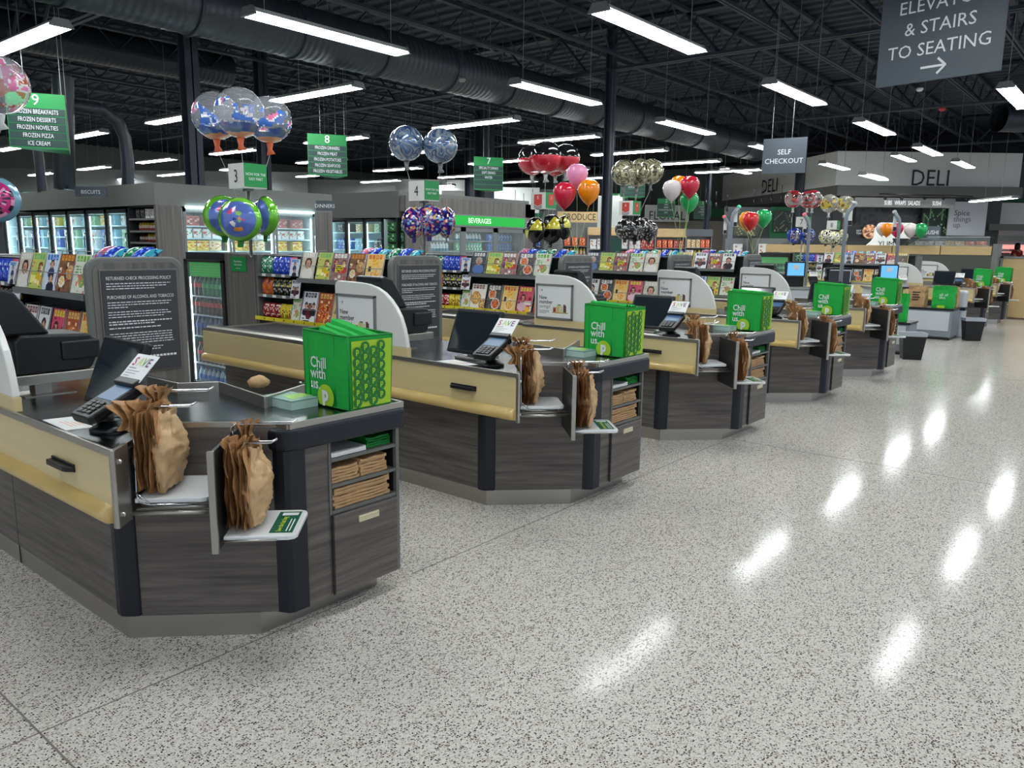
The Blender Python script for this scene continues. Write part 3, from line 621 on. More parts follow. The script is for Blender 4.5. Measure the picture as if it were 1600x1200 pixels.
def tote():
    t = thing('tote_bag', 'x', 'tote bag', ((TX0 + TX1) / 2, (TY0 + TY1) / 2, TZ0), 'green tote bags')
    e = .012
    b4 = [(TX0 - .006, TY0 - .0, TZ0), (TX1, TY0, TZ0), (TX1, TY1, TZ0), (TX0 - .006, TY1 + .006, TZ0)]; t4 = [(TX0 - e, TY0 - .004, TZ1), (TX1 + e, TY0 - .004, TZ1 - .004), (TX1 + e, TY1 + .004, TZ1 + .01), (TX0 - e, TY1 + .004, TZ1 + .012)]
    m = MB(); m.smooth = True
    for k in range(4):
        a, b, c, d = Vector(b4[k]), Vector(b4[(k + 1) % 4]), Vector(t4[(k + 1) % 4]), Vector(t4[k]); nn = (b - a).cross(d - a).normalized()
        m.grid(8, 8, lambda u, v, a=a, b=b, c=c, d=d, nn=nn, k=k: (a.lerp(b, u)).lerp(d.lerp(c, u), v) + nn * ((.006 * sin(pi * u) * sin(pi * v) + .003 * noise.noise((u * 3, v * 3, k * 5))) if 0 < u < 1 and 0 < v < 1 else 0))
    m.quad(*b4[::-1]); m.build('bag_body', GREEN, t)
    m = MB()
    for p0, p1 in [(b4[k], t4[k]) for k in range(4)] + [(t4[k], t4[(k + 1) % 4]) for k in range(4)] + [(b4[0], b4[3]), (b4[0], b4[1])]: m.tube([p0, p1], .004, 6)
    m.tube([(TX0 - .008, TY0 + .09, TZ0 + .004), (TX0 - .014, TY0 + .09, TZ1)], .0018, 5); m.tube([(TX0 - .008, TY1 - .03, TZ0 + .004), (TX0 - .014, TY1 - .03, TZ1)], .0018, 5); m.build('piping', GREEND, t)
    u = (0, -1, 0); v = Vector((-.006 / .31, 0, 1)); X = TX0 - .0165
    m = MB()
    for k, l in enumerate(('Chill', 'with', 'us.')): m.text(l, .068, (X, TY1 - .05, TZ0 + .165 - .047 * k), u, v, .002, 'LEFT', .88, bold=.014)
    m.build('lettering', TXTW, t)
    def disc(m, c, r_, u_, v_, col=None, n=18, clip=None):
        c, u_, v_ = Vector(c), Vector(u_), Vector(v_); pts = []
        for j in range(n):
            p = c + u_ * (r_ * cos(2 * pi * j / n)) + v_ * (r_ * sin(2 * pi * j / n))
            if clip is not None: p.z = max(p.z, clip)
            pts.append(m.pt(p))
        m.face(pts, col)
    m = MB(); disc(m, (X - .001, TY0 + .148, TZ0 + .04), .056, u, (0, 0, 1), clip=TZ0 + .004); lg = m.build('round_logo', LIME, t)
    m = MB(); m.text('p', .088, (X - .0015, TY0 + .168, TZ0 + .026), u, v, .002, 'LEFT', .95, bold=.05); m.build('lettering', TXTW, lg)
    Y = TY0 - .0095; m = MB(); m.quad((TX0 + .006, Y + .002, TZ0 + .006), (TX1 - .004, Y + .002, TZ0 + .006), (TX1 + .004, Y - .001, TZ1 - .02), (TX0 + .0, Y - .001, TZ1 - .02)); gp = m.build('printed_gusset', LIME, t)
    m = MB(); m2 = MB(); rr_ = .0235
    for i in range(5):
        for j in range(7):
            cx = TX0 + .028 + .044 * i; cz = TZ0 + .03 + .043 * j + (.0215 if i % 2 else 0)
            if cz + rr_ < TZ1 - .016 and cx + rr_ < TX1: disc(m, (cx, Y - .0025 - .003 * (cz - TZ0) / .3, cz), rr_, (1, 0, 0), (0, 0, 1)); m2.text('p', .034, (cx - .0085, Y - .0035 - .003 * (cz - TZ0) / .3, cz - .004), (1, 0, 0), (0, 0, 1), .001, bold=.04)
    m.build('print_disc', mat('print_green', (18, 118, 48), .6), gp); m2.build('lettering', LIME, gp)
    return t
def folded_tote(k, messy):
    m = MB(); rr = random.Random(90 + k); x = TX0 + .012 + .033 * k; lean = .05 if messy else .012; top = .045 if messy else .03
    zt = TZ1 + top - (.006 * k if not messy else .012 * abs(k - 2)) + rr.uniform(-.006, .006); th = .024; m.smooth = True
    for side in (0, 1):
        m.grid(8, 6, lambda u, v, side=side: (x + side * th + lean * v + .006 * noise.noise((u * 4, v * 3, k * 3)), TY0 + .014 + (TY1 - TY0 - .028) * u, TZ0 + .12 + (zt - TZ0 - .12) * v + (.008 * noise.noise((u * 3, k, 1)) - (.05 * (1 - u) if messy else .012 * (1 - u))) * v))
    m.smooth = False
    g = lambda u, side: (x + side * th + lean + .006 * noise.noise((u * 4, 3, k * 3)), TY0 + .014 + (TY1 - TY0 - .028) * u, zt + (.008 * noise.noise((u * 3, k, 1)) - (.05 * (1 - u) if messy else .012 * (1 - u))))
    m.grid(8, 2, lambda u, v: Vector(g(u, 0)).lerp(Vector(g(u, 1)), v) + Vector((0, 0, .008 * sin(pi * v))))
    return m.build('folded_tote', GREEN, origin=(x, (TY0 + TY1) / 2, TZ0 + .12))
def slab(name, x0, x1, y0, y1, z, th, m_, seed, amp=.0035):
    rr = random.Random(seed); m = MB(); n = 8; dx = rr.uniform(-.006, .006); ph = rr.uniform(0, 6)
    top = [(x0 + dx + (x1 - x0) * k / n, z + th * .86 + amp * sin(ph + k * 1.1) * .5 + (.004 if k in (0, n) else 0)) for k in range(n + 1)]
    bot = [(x0 + dx + (x1 - x0) * k / n, z + amp * sin(ph + k * 1.1) * .25) for k in range(n + 1)]
    m.extr([(px, y0 + rr.uniform(0, .012), pz) for px, pz in bot + top[::-1]] and [(px, y0 + (seed % 5) * .003, pz) for px, pz in bot + top[::-1]], (0, y1 - y0, 0))
    return m.build(name, m_, origin=((x0 + x1) / 2, (y0 + y1) / 2, z))
# ============================================================ magazine racks, sweets, coolers
def cover(seed, bg, bg2, title, items, nx=20, ny=27):
    rr = random.Random(seed); img = []
    for j in range(ny):
        row = []
        for i in range(nx):
            f = j / ny; n = .5 + .5 * noise.noise((i * .35 + seed, j * .3, seed)); c = [bg[k] * (1 - n) + bg2[k] * n for k in range(3)]
            row.append(c)
        img.append(row)
    def ell(cx, cy, rx, ry, col):
        for j in range(ny):
            for i in range(nx):
                if ((i + .5 - cx) / rx) ** 2 + ((j + .5 - cy) / ry) ** 2 < 1: img[j][i] = list(col)
    def rect(x, y, w_, h_, col):
        for j in range(max(0, int(y)), min(ny, int(y + h_))):
            for i in range(max(0, int(x)), min(nx, int(x + w_))): img[j][i] = list(col)
    for it in items:
        k = it[0]
        if k == 'p':            # a head and shoulders: x, y, scale, hair, skin, clothes
            _, x, y, s, hair, skin, cl = it
            ell(x, y + 9 * s, 6.5 * s, 5.5 * s, cl); ell(x, y, 3.9 * s, 4.4 * s, hair); rect(x - 1.2 * s, y + 3 * s, 2.4 * s, 2.5 * s, [q * .9 for q in skin]); ell(x, y + .9 * s, 2.6 * s, 3.3 * s, skin)
            if s > .8:
                rect(x - 1.6, y + .4, 1, 1, (60, 45, 40)); rect(x + .8, y + .4, 1, 1, (60, 45, 40)); rect(x - .9, y + 2.6, 2, 1, (150, 80, 76))
        elif k == 'b':          # a bowl or plate of food
            _, x, y, r, rim, food, food2 = it
            ell(x, y, r, r, rim)
            for j in range(ny):
                for i in range(nx):
                    if ((i + .5 - x) ** 2 + (j + .5 - y) ** 2) < (r - 1.1) ** 2: img[j][i] = list(food if rr.random() < .6 else food2)
        elif k == 'r': rect(*it[1:5], it[5])
        elif k == 't':          # rows of small type
            _, x, y, w_, n, col = it
            for q in range(n):
                for i in range(int(w_ * rr.uniform(.6, 1))):
                    if rr.random() < .75 and 0 <= y + q * 2 < ny and x + i < nx: img[int(y + q * 2)][int(x + i)] = list(col)
        elif k == 's':          # scattered dabs
            for q in range(it[1]): c = it[2 + rr.randrange(len(it) - 2)]; rect(rr.randrange(nx), rr.randrange(5, ny), rr.randint(1, 3), rr.randint(1, 3), c)
    if title:
        for j in range(1, 5):
            for i in range(2, nx - 2):
                if not ((i % 4 == 1) or (j in (2, 3) and i % 4 == 3 and rr.random() < .6)): img[j][i] = list(title)
    return [[lin(*c) for c in row] for row in img]
K = {}
SKIN = (214, 160, 128); W_ = (240, 238, 230)
COVERS = [
    ('pale dark-haired portrait', cover(1, (206, 196, 176), (222, 214, 196), W_, [('p', 10, 11, 1.25, (52, 36, 30), SKIN, (232, 228, 220))])),
    ('yellow pumpkin outfit', cover(2, (226, 206, 90), (170, 200, 120), (110, 190, 120), [('p', 13, 11, .9, (120, 70, 40), SKIN, (230, 190, 40)), ('r', 1, 17, 7, 6, (240, 236, 140)), ('s', 14, (220, 80, 60), (250, 240, 200), (80, 140, 60))])),
    ('busy gossip', cover(3, (120, 90, 90), (190, 150, 140), W_, [('p', 5, 9, .7, (40, 30, 30), SKIN, (90, 60, 110)), ('p', 15, 10, .7, (60, 40, 30), SKIN, (200, 60, 60)), ('r', 5, 12, 10, 7, (236, 222, 40)), ('t', 6, 13, 9, 3, (40, 40, 30)), ('s', 10, (240, 230, 220), (200, 60, 80))])),
    ('brown egg breakfast', cover(4, (92, 60, 44), (170, 120, 84), (226, 150, 60), [('b', 6, 20, 4, (236, 226, 210), (240, 200, 90), (236, 226, 210)), ('b', 15, 13, 5, (214, 170, 110), (196, 140, 80), (226, 190, 130)), ('s', 18, (240, 220, 190), (60, 40, 34), (200, 90, 50))])),
    ('light blue two-figure', cover(5, (190, 206, 226), (230, 234, 238), (40, 120, 200), [('p', 10, 8, .7, (30, 26, 30), SKIN, (60, 70, 110)), ('p', 11, 18, .8, (30, 26, 26), SKIN, (40, 44, 60))])),
    ('red pink gossip', cover(6, (206, 60, 90), (226, 110, 130), (246, 220, 80), [('p', 7, 12, .95, (70, 40, 34), SKIN, (230, 190, 200)), ('r', 10, 15, 9, 4, (240, 236, 232)), ('r', 12, 21, 7, 5, (240, 190, 50)), ('s', 10, (250, 240, 240), (120, 20, 60))])),
    ('dark two-bowl food', cover(7, (60, 54, 56), (110, 100, 98), W_, [('b', 7, 10, 5.5, (236, 230, 220), (214, 96, 50), (240, 170, 100)), ('b', 13, 20, 6, (230, 220, 210), (206, 76, 50), (236, 150, 90)), ('s', 6, (90, 140, 60))])),
    ('white woman in black', cover(8, (232, 230, 226), (240, 238, 236), (60, 50, 60), [('p', 10, 12, 1.1, (34, 26, 26), SKIN, (40, 38, 44)), ('t', 1, 22, 8, 3, (190, 40, 60))])),
    ('yellow-framed', cover(9, (70, 66, 60), (120, 108, 92), (236, 226, 190), [('p', 10, 14, .9, (60, 50, 44), (190, 150, 120), (120, 110, 100)), ('r', 0, 0, 20, 1, (244, 214, 40)), ('r', 0, 26, 20, 1, (244, 214, 40)), ('r', 0, 0, 1, 27, (244, 214, 40)), ('r', 19, 0, 1, 27, (244, 214, 40))])),
    ('white group photo', cover(10, (226, 228, 232), (238, 238, 240), (50, 54, 70), [('p', 5, 12, .65, (30, 26, 26), SKIN, (40, 36, 60)), ('p', 10, 13, .7, (30, 26, 26), (150, 100, 80), (110, 40, 50)), ('p', 15, 12, .65, (40, 30, 26), SKIN, (44, 44, 52)), ('t', 2, 23, 14, 2, (60, 60, 70))])),
    ('orange pasta', cover(11, (236, 190, 110), (246, 216, 150), (226, 120, 30), [('b', 10, 8, 4.5, (246, 200, 90), (240, 170, 50), (250, 210, 110)), ('b', 11, 20, 6, (240, 226, 200), (236, 160, 70), (250, 214, 130)), ('r', 3, 12, 3, 5, (60, 50, 46))])),
    ('green leafy recipe', cover(12, (206, 214, 190), (232, 232, 220), (110, 180, 60), [('b', 12, 18, 6, (240, 236, 228), (120, 170, 70), (226, 170, 120)), ('t', 2, 8, 12, 3, (90, 150, 50)), ('s', 8, (226, 120, 110))])),
    ('grey-haired portrait', cover(13, (60, 64, 74), (90, 92, 100), W_, [('p', 10, 11, 1.2, (176, 172, 168), (206, 150, 120), (90, 120, 180))])),
    ('cream lattice pie', cover(14, (226, 220, 206), (240, 236, 226), (120, 40, 50), [('b', 7, 15, 7, (196, 140, 70), (230, 190, 110), (180, 110, 50)), ('b', 18, 22, 6, (206, 150, 80), (236, 200, 120), (120, 50, 50))])),
    ('red noodle', cover(15, (150, 60, 40), (214, 120, 70), (246, 200, 120), [('b', 10, 17, 8, (200, 110, 60), (190, 60, 30), (240, 170, 90)), ('s', 14, (250, 220, 180), (120, 30, 20))])),
]
MAGS = []
for k, (nm, img) in enumerate(COVERS):
    m = MB(); m.pic((-.0035, .1, 0), (0, -.2, 0), (0, 0, .272), img); m.quad((.0035, -.1, 0), (.0035, .1, 0), (.0035, .1, .272), (.0035, -.1, .272), (.5, .5, .5, 1))
    for a, b in (((-.1), (-.1)), ((.1), (.1))): m.quad((-.0035, a, 0), (.0035, a, 0), (.0035, a, .272), (-.0035, a, .272), (.8, .8, .78, 1))
    m.quad((-.0035, -.1, .272), (.0035, -.1, .272), (.0035, .1, .272), (-.0035, .1, .272), (.8, .8, .78, 1)); m.quad((-.0035, .1, 0), (.0035, .1, 0), (.0035, -.1, 0), (-.0035, -.1, 0), (.8, .8, .78, 1))
    MAGS.append([nm, m.build('magazine', P), False])
def put(lst, k, loc, rot, label, cat, group, scale=None):
    nm, o, used = lst[k]
    if used: o = o.copy(); COL.objects.link(o)
    else: lst[k][2] = True
    o.location = loc; o.rotation_euler = rot
    if scale: o.scale = scale
    return tag(o, label, cat, group)
def pouch(seed, cols, w_=.12, h=.16, d=.03):
    rr = random.Random(seed); m = MB(); m.smooth = True; nx, ny = 8, 10
    cm = [[cols[0] if (j in (0, ny - 1) or rr.random() < .62) else cols[1 + rr.randrange(len(cols) - 1)] for j in range(ny)] for i in range(nx)]
    for s_ in (-1, 1):
        m.grid(nx, ny, lambda u, v, s_=s_: (s_ * d * (sin(pi * u) * sin(pi * v)) ** .6 if 0 < u < 1 and 0 < v < 1 else 0, (.5 - u) * w_ * (1 if s_ < 0 else 1), v * h), lambda i, j: lin(*cm[i][j]))
    return m.build('sweet_bag', print_mat('printed_pouch', .22, coat=.4))
PCH = [[n, pouch(30 + k, c), False] for k, (n, c) in enumerate([
    ('blue gum bag', [(36, 66, 190), (90, 130, 226), (160, 190, 240), (20, 40, 130)]), ('black and yellow sweet bag', [(24, 24, 24), (214, 200, 60), (190, 190, 180), (60, 56, 50)]),
    ('orange chocolate bag', [(206, 96, 40), (236, 150, 60), (90, 60, 120)]), ('red chocolate bag', [(150, 26, 34), (206, 50, 50), (236, 200, 190)]), ('yellow peanut sweet bag', [(232, 206, 50), (240, 226, 110), (150, 80, 40)]), ('green mint bag', [(30, 110, 80), (110, 180, 140), (220, 230, 220)]), ('pink chewing gum bag', [(196, 90, 120), (226, 170, 180), (90, 120, 190)]), ('teal mint pouch', [(60, 160, 180), (180, 220, 230), (30, 60, 130)])])]
RX = 1.90
def mag_rack():
    t = thing('magazine_rack', 'x', 'magazine rack', (2.1, 5.5, 0), 'magazine racks')
    m = MB(); m.box(1.94, 2.4, 4.6, 6.46, 0, .88); m.box(2.06, 2.4, 4.6, 6.46, .88, 1.455); m.build('back_panel', SHELFD, t)
    m = MB(); m.box(1.93, 2.41, 6.44, 6.47, 0, 1.478); m.build('side_panel', GREYB, t); m = MB(); m.box(2.0, 2.41, 4.59, 4.62, 0, 1.46); m.build('side_panel', GREYB, t)
    m = MB(); m.box(RX, 2.07, 4.62, 6.44, .885, .902); m.box(RX + .01, 2.07, 4.72, 5.8, 1.268, 1.28); m.box(RX + .03, 2.07, 5.93, 6.44, 1.10, 1.112); m.box(RX + .03, 2.07, 5.93, 6.44, 1.288, 1.30); m.box(2.0, 2.42, 4.6, 6.46, 1.455, 1.47); m.build('shelf', SHELFD, t)
    m = MB(); m.box(RX, RX + .012, 4.72, 5.8, 1.25, 1.285); m.box(RX + .02, RX + .03, 5.93, 6.44, 1.095, 1.122); m.box(RX + .02, RX + .03, 5.93, 6.44, 1.283, 1.31); m.box(RX - .004, RX + .004, 4.62, 4.98, .88, .915); m.build('shelf_edge', SHELFG, t)
    m = MB(); m.box(RX - .006, RX, 4.98, 6.455, .885, .918); ys = m.build('price_strip', YELLOW, t)
    m = MB()
    for k in range(9): m.box(RX - .0075, RX - .005, 5.1 + .15 * k, 5.112 + .15 * k, .893, .909)
    m.build('tag_mark', TXTK, ys)
    m = MB()
    for k in range(3):
        for z in (1.098, 1.286): m.box(RX + .017, RX + .021, 6.0 + .15 * k, 6.05 + .15 * k, z, z + .022)
    m.build('price_tag', PAPER, t)
    m = MB()
    for z0, h, x0 in ((.905, .27, RX + .012), (1.285, .24, RX + .018)):
        for k in range(6):
            y = 4.72 + .215 * k; m.tube([(x0, y, z0), (x0 - .0, y, z0 + .05), (x0 + .06, y, z0 + h), (x0 + .14, y, z0 + h)], .003, 4)
        m.tube([(x0 + .012, 4.72, z0 + .11), (x0 + .012, 5.8, z0 + .11)], .0025, 4)
    m.build('wire_divider', SHELFG, t)
    m = MB(); m.box(2.055, 2.062, 4.64, 5.9, 1.05, 1.25); m.build('pegboard', SHELFD, t)
    return t
def end_case():
    t = thing('rack_end_panel', 'x', 'end panel', (2.15, 6.73, 0), 'rack end panels')
    m = MB(); m.box(1.92, 2.4, 6.475, 6.975, 0, 1.478); m.build('panel', WOODV, t, bevel=.003)
    m = MB(); m.box(1.912, 1.92, 6.60, 6.86, 1.315, 1.452); sg = m.build('notice', SIGNG, t)
    m = MB()
    for k, (l, s_) in enumerate((('Free delivery', .026), ('Get started', .026), ('details inside', .014))): m.text(l, s_, (1.9115, 6.73, 1.40 - .03 * k), (0, -1, 0), (0, 0, 1), .001, 'CENTER')
    m.build('lettering', TXTW, sg)
    return t
def cooler():
    t = thing('drinks_cooler', 'x', 'drinks cooler', (2.15, 7.35, 0), 'drinks coolers')
    m = MB(); m.box(2.33, 2.4, 6.98, 7.72, 0, 1.48); m.box(1.93, 2.4, 6.98, 7.01, 0, 1.48); m.box(1.93, 2.4, 7.69, 7.72, 0, 1.48); m.box(1.93, 2.4, 6.98, 7.72, 0, .1); m.box(1.93, 2.4, 6.98, 7.72, 1.41, 1.48); m.build('case', SHELFD, t)
    m = MB()
    for a in ((6.98, 7.03, .1, 1.41), (7.67, 7.72, .1, 1.41), (6.98, 7.72, .1, .16), (6.98, 7.72, 1.385, 1.41)): m.box(1.9, 1.932, *a)
    m.build('door_frame', SHELFD, t, bevel=.003)
    m = MB(); m.box(1.91, 1.914, 7.03, 7.67, .16, 1.385); m.build('door_glass', GLASS, t)
    m = MB(); m.box(1.935, 1.95, 7.03, 7.67, 1.24, 1.385); hd = m.build('green_header', mat('cooler_header_glow', (40, 160, 50), .4, emit=.18), t)
    m = MB()
    for i in range(22):
        for j in range(5): y = 7.04 + .028 * i + (.014 if j % 2 else 0); z = 1.25 + .026 * j; m.quad((1.934, y + .009, z), (1.934, y, z + .009), (1.934, y - .009, z), (1.934, y, z - .009))
    m.build('pattern', mat('header_dark_green', (16, 100, 36), .4), hd)
    m = MB()
    for z in (.34, .62, .84, 1.03): m.box(1.945, 2.32, 7.015, 7.685, z, z + .012)
    m.build('shelf', mat('cooler_shelf', (190, 200, 210), .4), t)
    m = MB(); m.box(1.935, 1.945, 7.012, 7.026, .17, 1.23); m.box(1.935, 1.945, 7.672, 7.686, .17, 1.23); m.build('light_strip', LITC, t)
    return t
def bottle(name, liquid, label, cap, h=.2, r=.032):
    t = thing(name, 'x', 'bottle', (0, 0, 0), 'x')
    m = MB(); m.lathe([(r * .9, 0), (r, .01), (r, h * .3), (r * .93, h * .36), (r, h * .42), (r, h * .62), (r * .8, h * .75), (r * .36, h * .9), (r * .36, h * .94)], n=10); m.build('body', liquid, t)
    m = MB(); m.lathe([(r * 1.02, h * .4), (r * 1.02, h * .62)], n=10, cap=False); m.build('label', label, t)
    m = MB(); m.lathe([(r * .42, h * .93), (r * .42, h)], n=8); m.build('cap', cap, t)
    return t
CAPB = mat('blue_cap', (30, 70, 170), .4)
BT = [[n, o, False] for n, o in [('blue labelled water bottle', bottle('water_bottle', mat('clear_bottle', (170, 196, 216), .1, alpha=.75, coat=.5), mat('blue_label', (60, 110, 200), .4), CAPB)),
    ('red soda bottle', bottle('soda_bottle', mat('red_soda', (70, 18, 20), .12, coat=.5), mat('red_label', (186, 40, 44), .4), mat('red_cap', (190, 40, 40), .4))),
    ('dark blue soda bottle', bottle('soda_bottle', mat('blue_soda', (20, 30, 80), .12, coat=.5), mat('navy_label', (40, 60, 150), .4), CAPB)),
    ('green soda bottle', bottle('soda_bottle', mat('green_soda', (40, 120, 80), .12, coat=.5), mat('green_label', (60, 160, 90), .4), mat('green_cap', (30, 130, 60), .4)))]]
def put_tree(lst, k, loc, label, group, rz=0):
    nm, o, used = lst[k]
    if used: o = dup(o, loc=loc, rz=rz)
    else: lst[k][2] = True; o.location = loc; o.rotation_euler = (0, 0, rz)
    return tag(o, label, 'bottle', group)
def lane_sign(k, label):
    x = 1.885 + k * D; t = thing('lane_number_sign', label, 'lane sign', (x, 6.46, 0), 'lane signs'); t.location.y += DY; ORG[t.name] = Vector((x, 6.46, 0))
    m = MB(); m.tube([(x, 6.46, 0 if k > 6.5 else 1.47), (x, 6.46, 2.06)], .014, 10); m.box(x - .035, x + .035, 6.425, 6.495, 2.04, 2.062); m.build('pole', SHELFG, t)
    m = MB(); m.box(x - .115, x + .115, 6.34, 6.585, 2.06, 2.275); m.build('sign_box', WHITE, t)
    return t
# ------------------------------------------------------------ put the lanes together
LANES = {}
proto = dict(counter=counter(), partition=partition(), display=display(), terminal=terminal(), card=save_card(), rack0=bag_rack(0), rack1=bag_rack(1), tote=tote())
bund = [[bag_bundle(0, 5), bag_bundle(0, 8)], [bag_bundle(1, 21), bag_bundle(1, 33)]]
proto_board = policy_board(); proto_printer = printer(); proto_rack = mag_rack(); proto_end = end_case(); proto_cool = cooler()
LOOK = ['with the most counter in view', 'left of the second tote', '', '', '', '', '']
def cp(o, k, label, dy=0):
    if k == 0: o['label'] = label; return o
    return dup(o, (k * D, dy, 0), label)
fold = [[folded_tote(j, True) for j in range(5)], [folded_tote(j, False) for j in range(5)]]
def cps(o, k, used, label, cat, group):      # single mesh objects
    if used: o = o.copy(); COL.objects.link(o)
    o.location = o.location.copy(); return tag(o, label, cat, group)
slabs = []
for j in range(7): slabs.append(('paper_bag', slab('paper_bag', 2.0, 2.31, 2.615, 2.92, .4715 + .0125 * j, .0122, KRAFT, j), 'brown paper bag in the bottom shelf stack of the %s counter'))
for j in range(5): slabs.append(('paper_bag', slab('paper_bag', 1.986, 2.135, 2.615, 2.92, .5865 + .0125 * j, .0122, KRAFT, j + 20), 'brown paper bag in the left middle shelf stack of the %s counter'))
for j in range(6): slabs.append(('paper_bag', slab('paper_bag', 2.15, 2.30, 2.615, 2.92, .5865 + .0125 * j, .0122, KRAFT, j + 40), 'brown paper bag in the right middle shelf stack of the %s counter'))
for j in range(4): slabs.append(('flat_tote', slab('flat_tote', 2.20, 2.335, 2.63, 2.92, .701 + .0105 * j, .01, GREEND, j + 60), 'flat folded green tote on the top open shelf of the %s counter'))
slabs.append(('paper_pad', slab('paper_pad', 1.984, 2.18, 2.612, 2.92, .701, .02, PAPER, 80, .0005), 'thick white paper pad on the top open shelf of the %s counter'))
SLOC = {s[1].name: s[1].location.copy() for s in slabs}; FLOC = {o.name: o.location.copy() for f_ in fold for o in f_}
m = MB(); m.prism([(1.16, 3.36), (1.15, 3.11), (1.24, 3.085), (1.29, 3.33)], .8893, .8903); sheet = m.build('printed_sheet', PAPER, origin=(1.21, 3.22, .889))
m = MB()
for k in range(4): m.quad((1.19 + .014 * k, 3.28 - .02 * k, .8906), (1.194 + .014 * k, 3.28 - .02 * k, .8906), (1.194 + .014 * k, 3.15, .8906), (1.19 + .014 * k, 3.15, .8906))
o_ = m.build('lettering', mat('orange_print', (226, 150, 90), .5), sheet)
lf = thing('leaflet_stack', 'x', 'leaflets', (2.0, 2.9, .889), 'leaflet stacks')
m = MB(); m.box(1.925, 2.062, 2.79, 3.0, .8895, .924); m.build('page_block', TEALL, lf); m = MB(); m.box(1.925, 2.062, 2.79, 3.0, .924, .93); cv = m.build('cover', TEAL, lf)
m = MB()
for k in range(5): m.extr([(1.95 + .02 * k, 2.82 + .02 * k, .9302), (1.99 + .02 * k, 2.83, .9302), (1.985 + .02 * k, 2.96 - .01 * k, .9302)], (0, 0, .0005))
m.build('leaf_print', mat('leaf_print', (150, 200, 80), .5), cv)
usedf = [False, False]
for i, k in enumerate(KS):
    o = ORD[i]; far = i > 4
    lab = {0: 'nearest grey wood checkout counter, cut off by the left edge of the photo', 5: 'far grey wood checkout counter behind the second trash bin', 6: 'farthest grey wood checkout counter beside the tall tan end panel'}.get(i, '%s grey wood checkout counter with beige side panel' % o)
    cp(proto['counter'], k, lab)
    cp(proto['partition'], k, 'white curved partition with savings poster on the %s checkout counter' % o)
    cp(proto['display'], k, 'black tilted customer display on the %s checkout counter' % o)
    cp(proto['terminal'], k, 'black card reader on a post on the %s checkout counter' % o)
    cp(proto['card'], k, 'white card lettered SAVE clipped behind the card reader of the %s counter' % o)
    cp(proto['rack0'], k, 'bag rack with a white tray beside the beige box of the %s counter' % o)
    cp(proto['rack1'], k, 'lower bag rack on a steel edged plate at the front of the %s counter' % o)
    cp(proto['tote'], k, 'green tote bag printed Chill with us standing on the %s counter' % o)
    for n in (0, 1):
        b = bund[n][i % 2]; lb = 'tan plastic carrier bags hanging at the %s rack of the %s counter' % (('beige side', 'outer front')[n], o)
        if i < 2: b.location += Vector((k * D, 0, 0)); ORG[b.name] = b.location.copy(); b['label'] = lb
        else: dup(b, ((k - KS[i % 2]) * D, 0, 0), lb)
    fs = 0 if i == 0 else 1
    for j, f_ in enumerate(fold[fs]):
        f2 = f_ if not usedf[fs] else f_.copy()
        if usedf[fs]: COL.objects.link(f2)
        f2.location = FLOC[f_.name] + Vector((k * D, 0, 0)); tag(f2, 'folded green tote packed upright inside the tote bag on the %s counter' % o, 'tote bag', 'totes packed in the tote of the %s counter' % o)
    usedf[fs] = True
    for j, (nm, s_, lb) in enumerate(slabs):
        if far: break
        s2 = s_
        if i: s2 = s_.copy(); COL.objects.link(s2)
        s2.location = SLOC[s_.name] + Vector((k * D, 0, 0)); tag(s2, lb % o, nm.replace('_', ' '), (lb % o).replace('bag in', 'bags in').replace('tote on', 'totes on'))
    if not far:
        if i == 0: tag(sheet, 'white printed sheet lying before the card reader on the nearest counter', 'paper', 'printed sheets')
        else: dup(sheet, (k * D, 0, 0), 'white printed sheet lying before the card reader on the %s counter' % o)
        cp(lf, k, 'teal leaflet stack beside the tote on the %s counter' % o)
        cp(proto_board, k, 'grey framed check policy board behind the %s checkout counter' % o)
        cp(proto_printer, k, 'black cheque printer on a steel shelf behind the partition of the %s counter' % o)
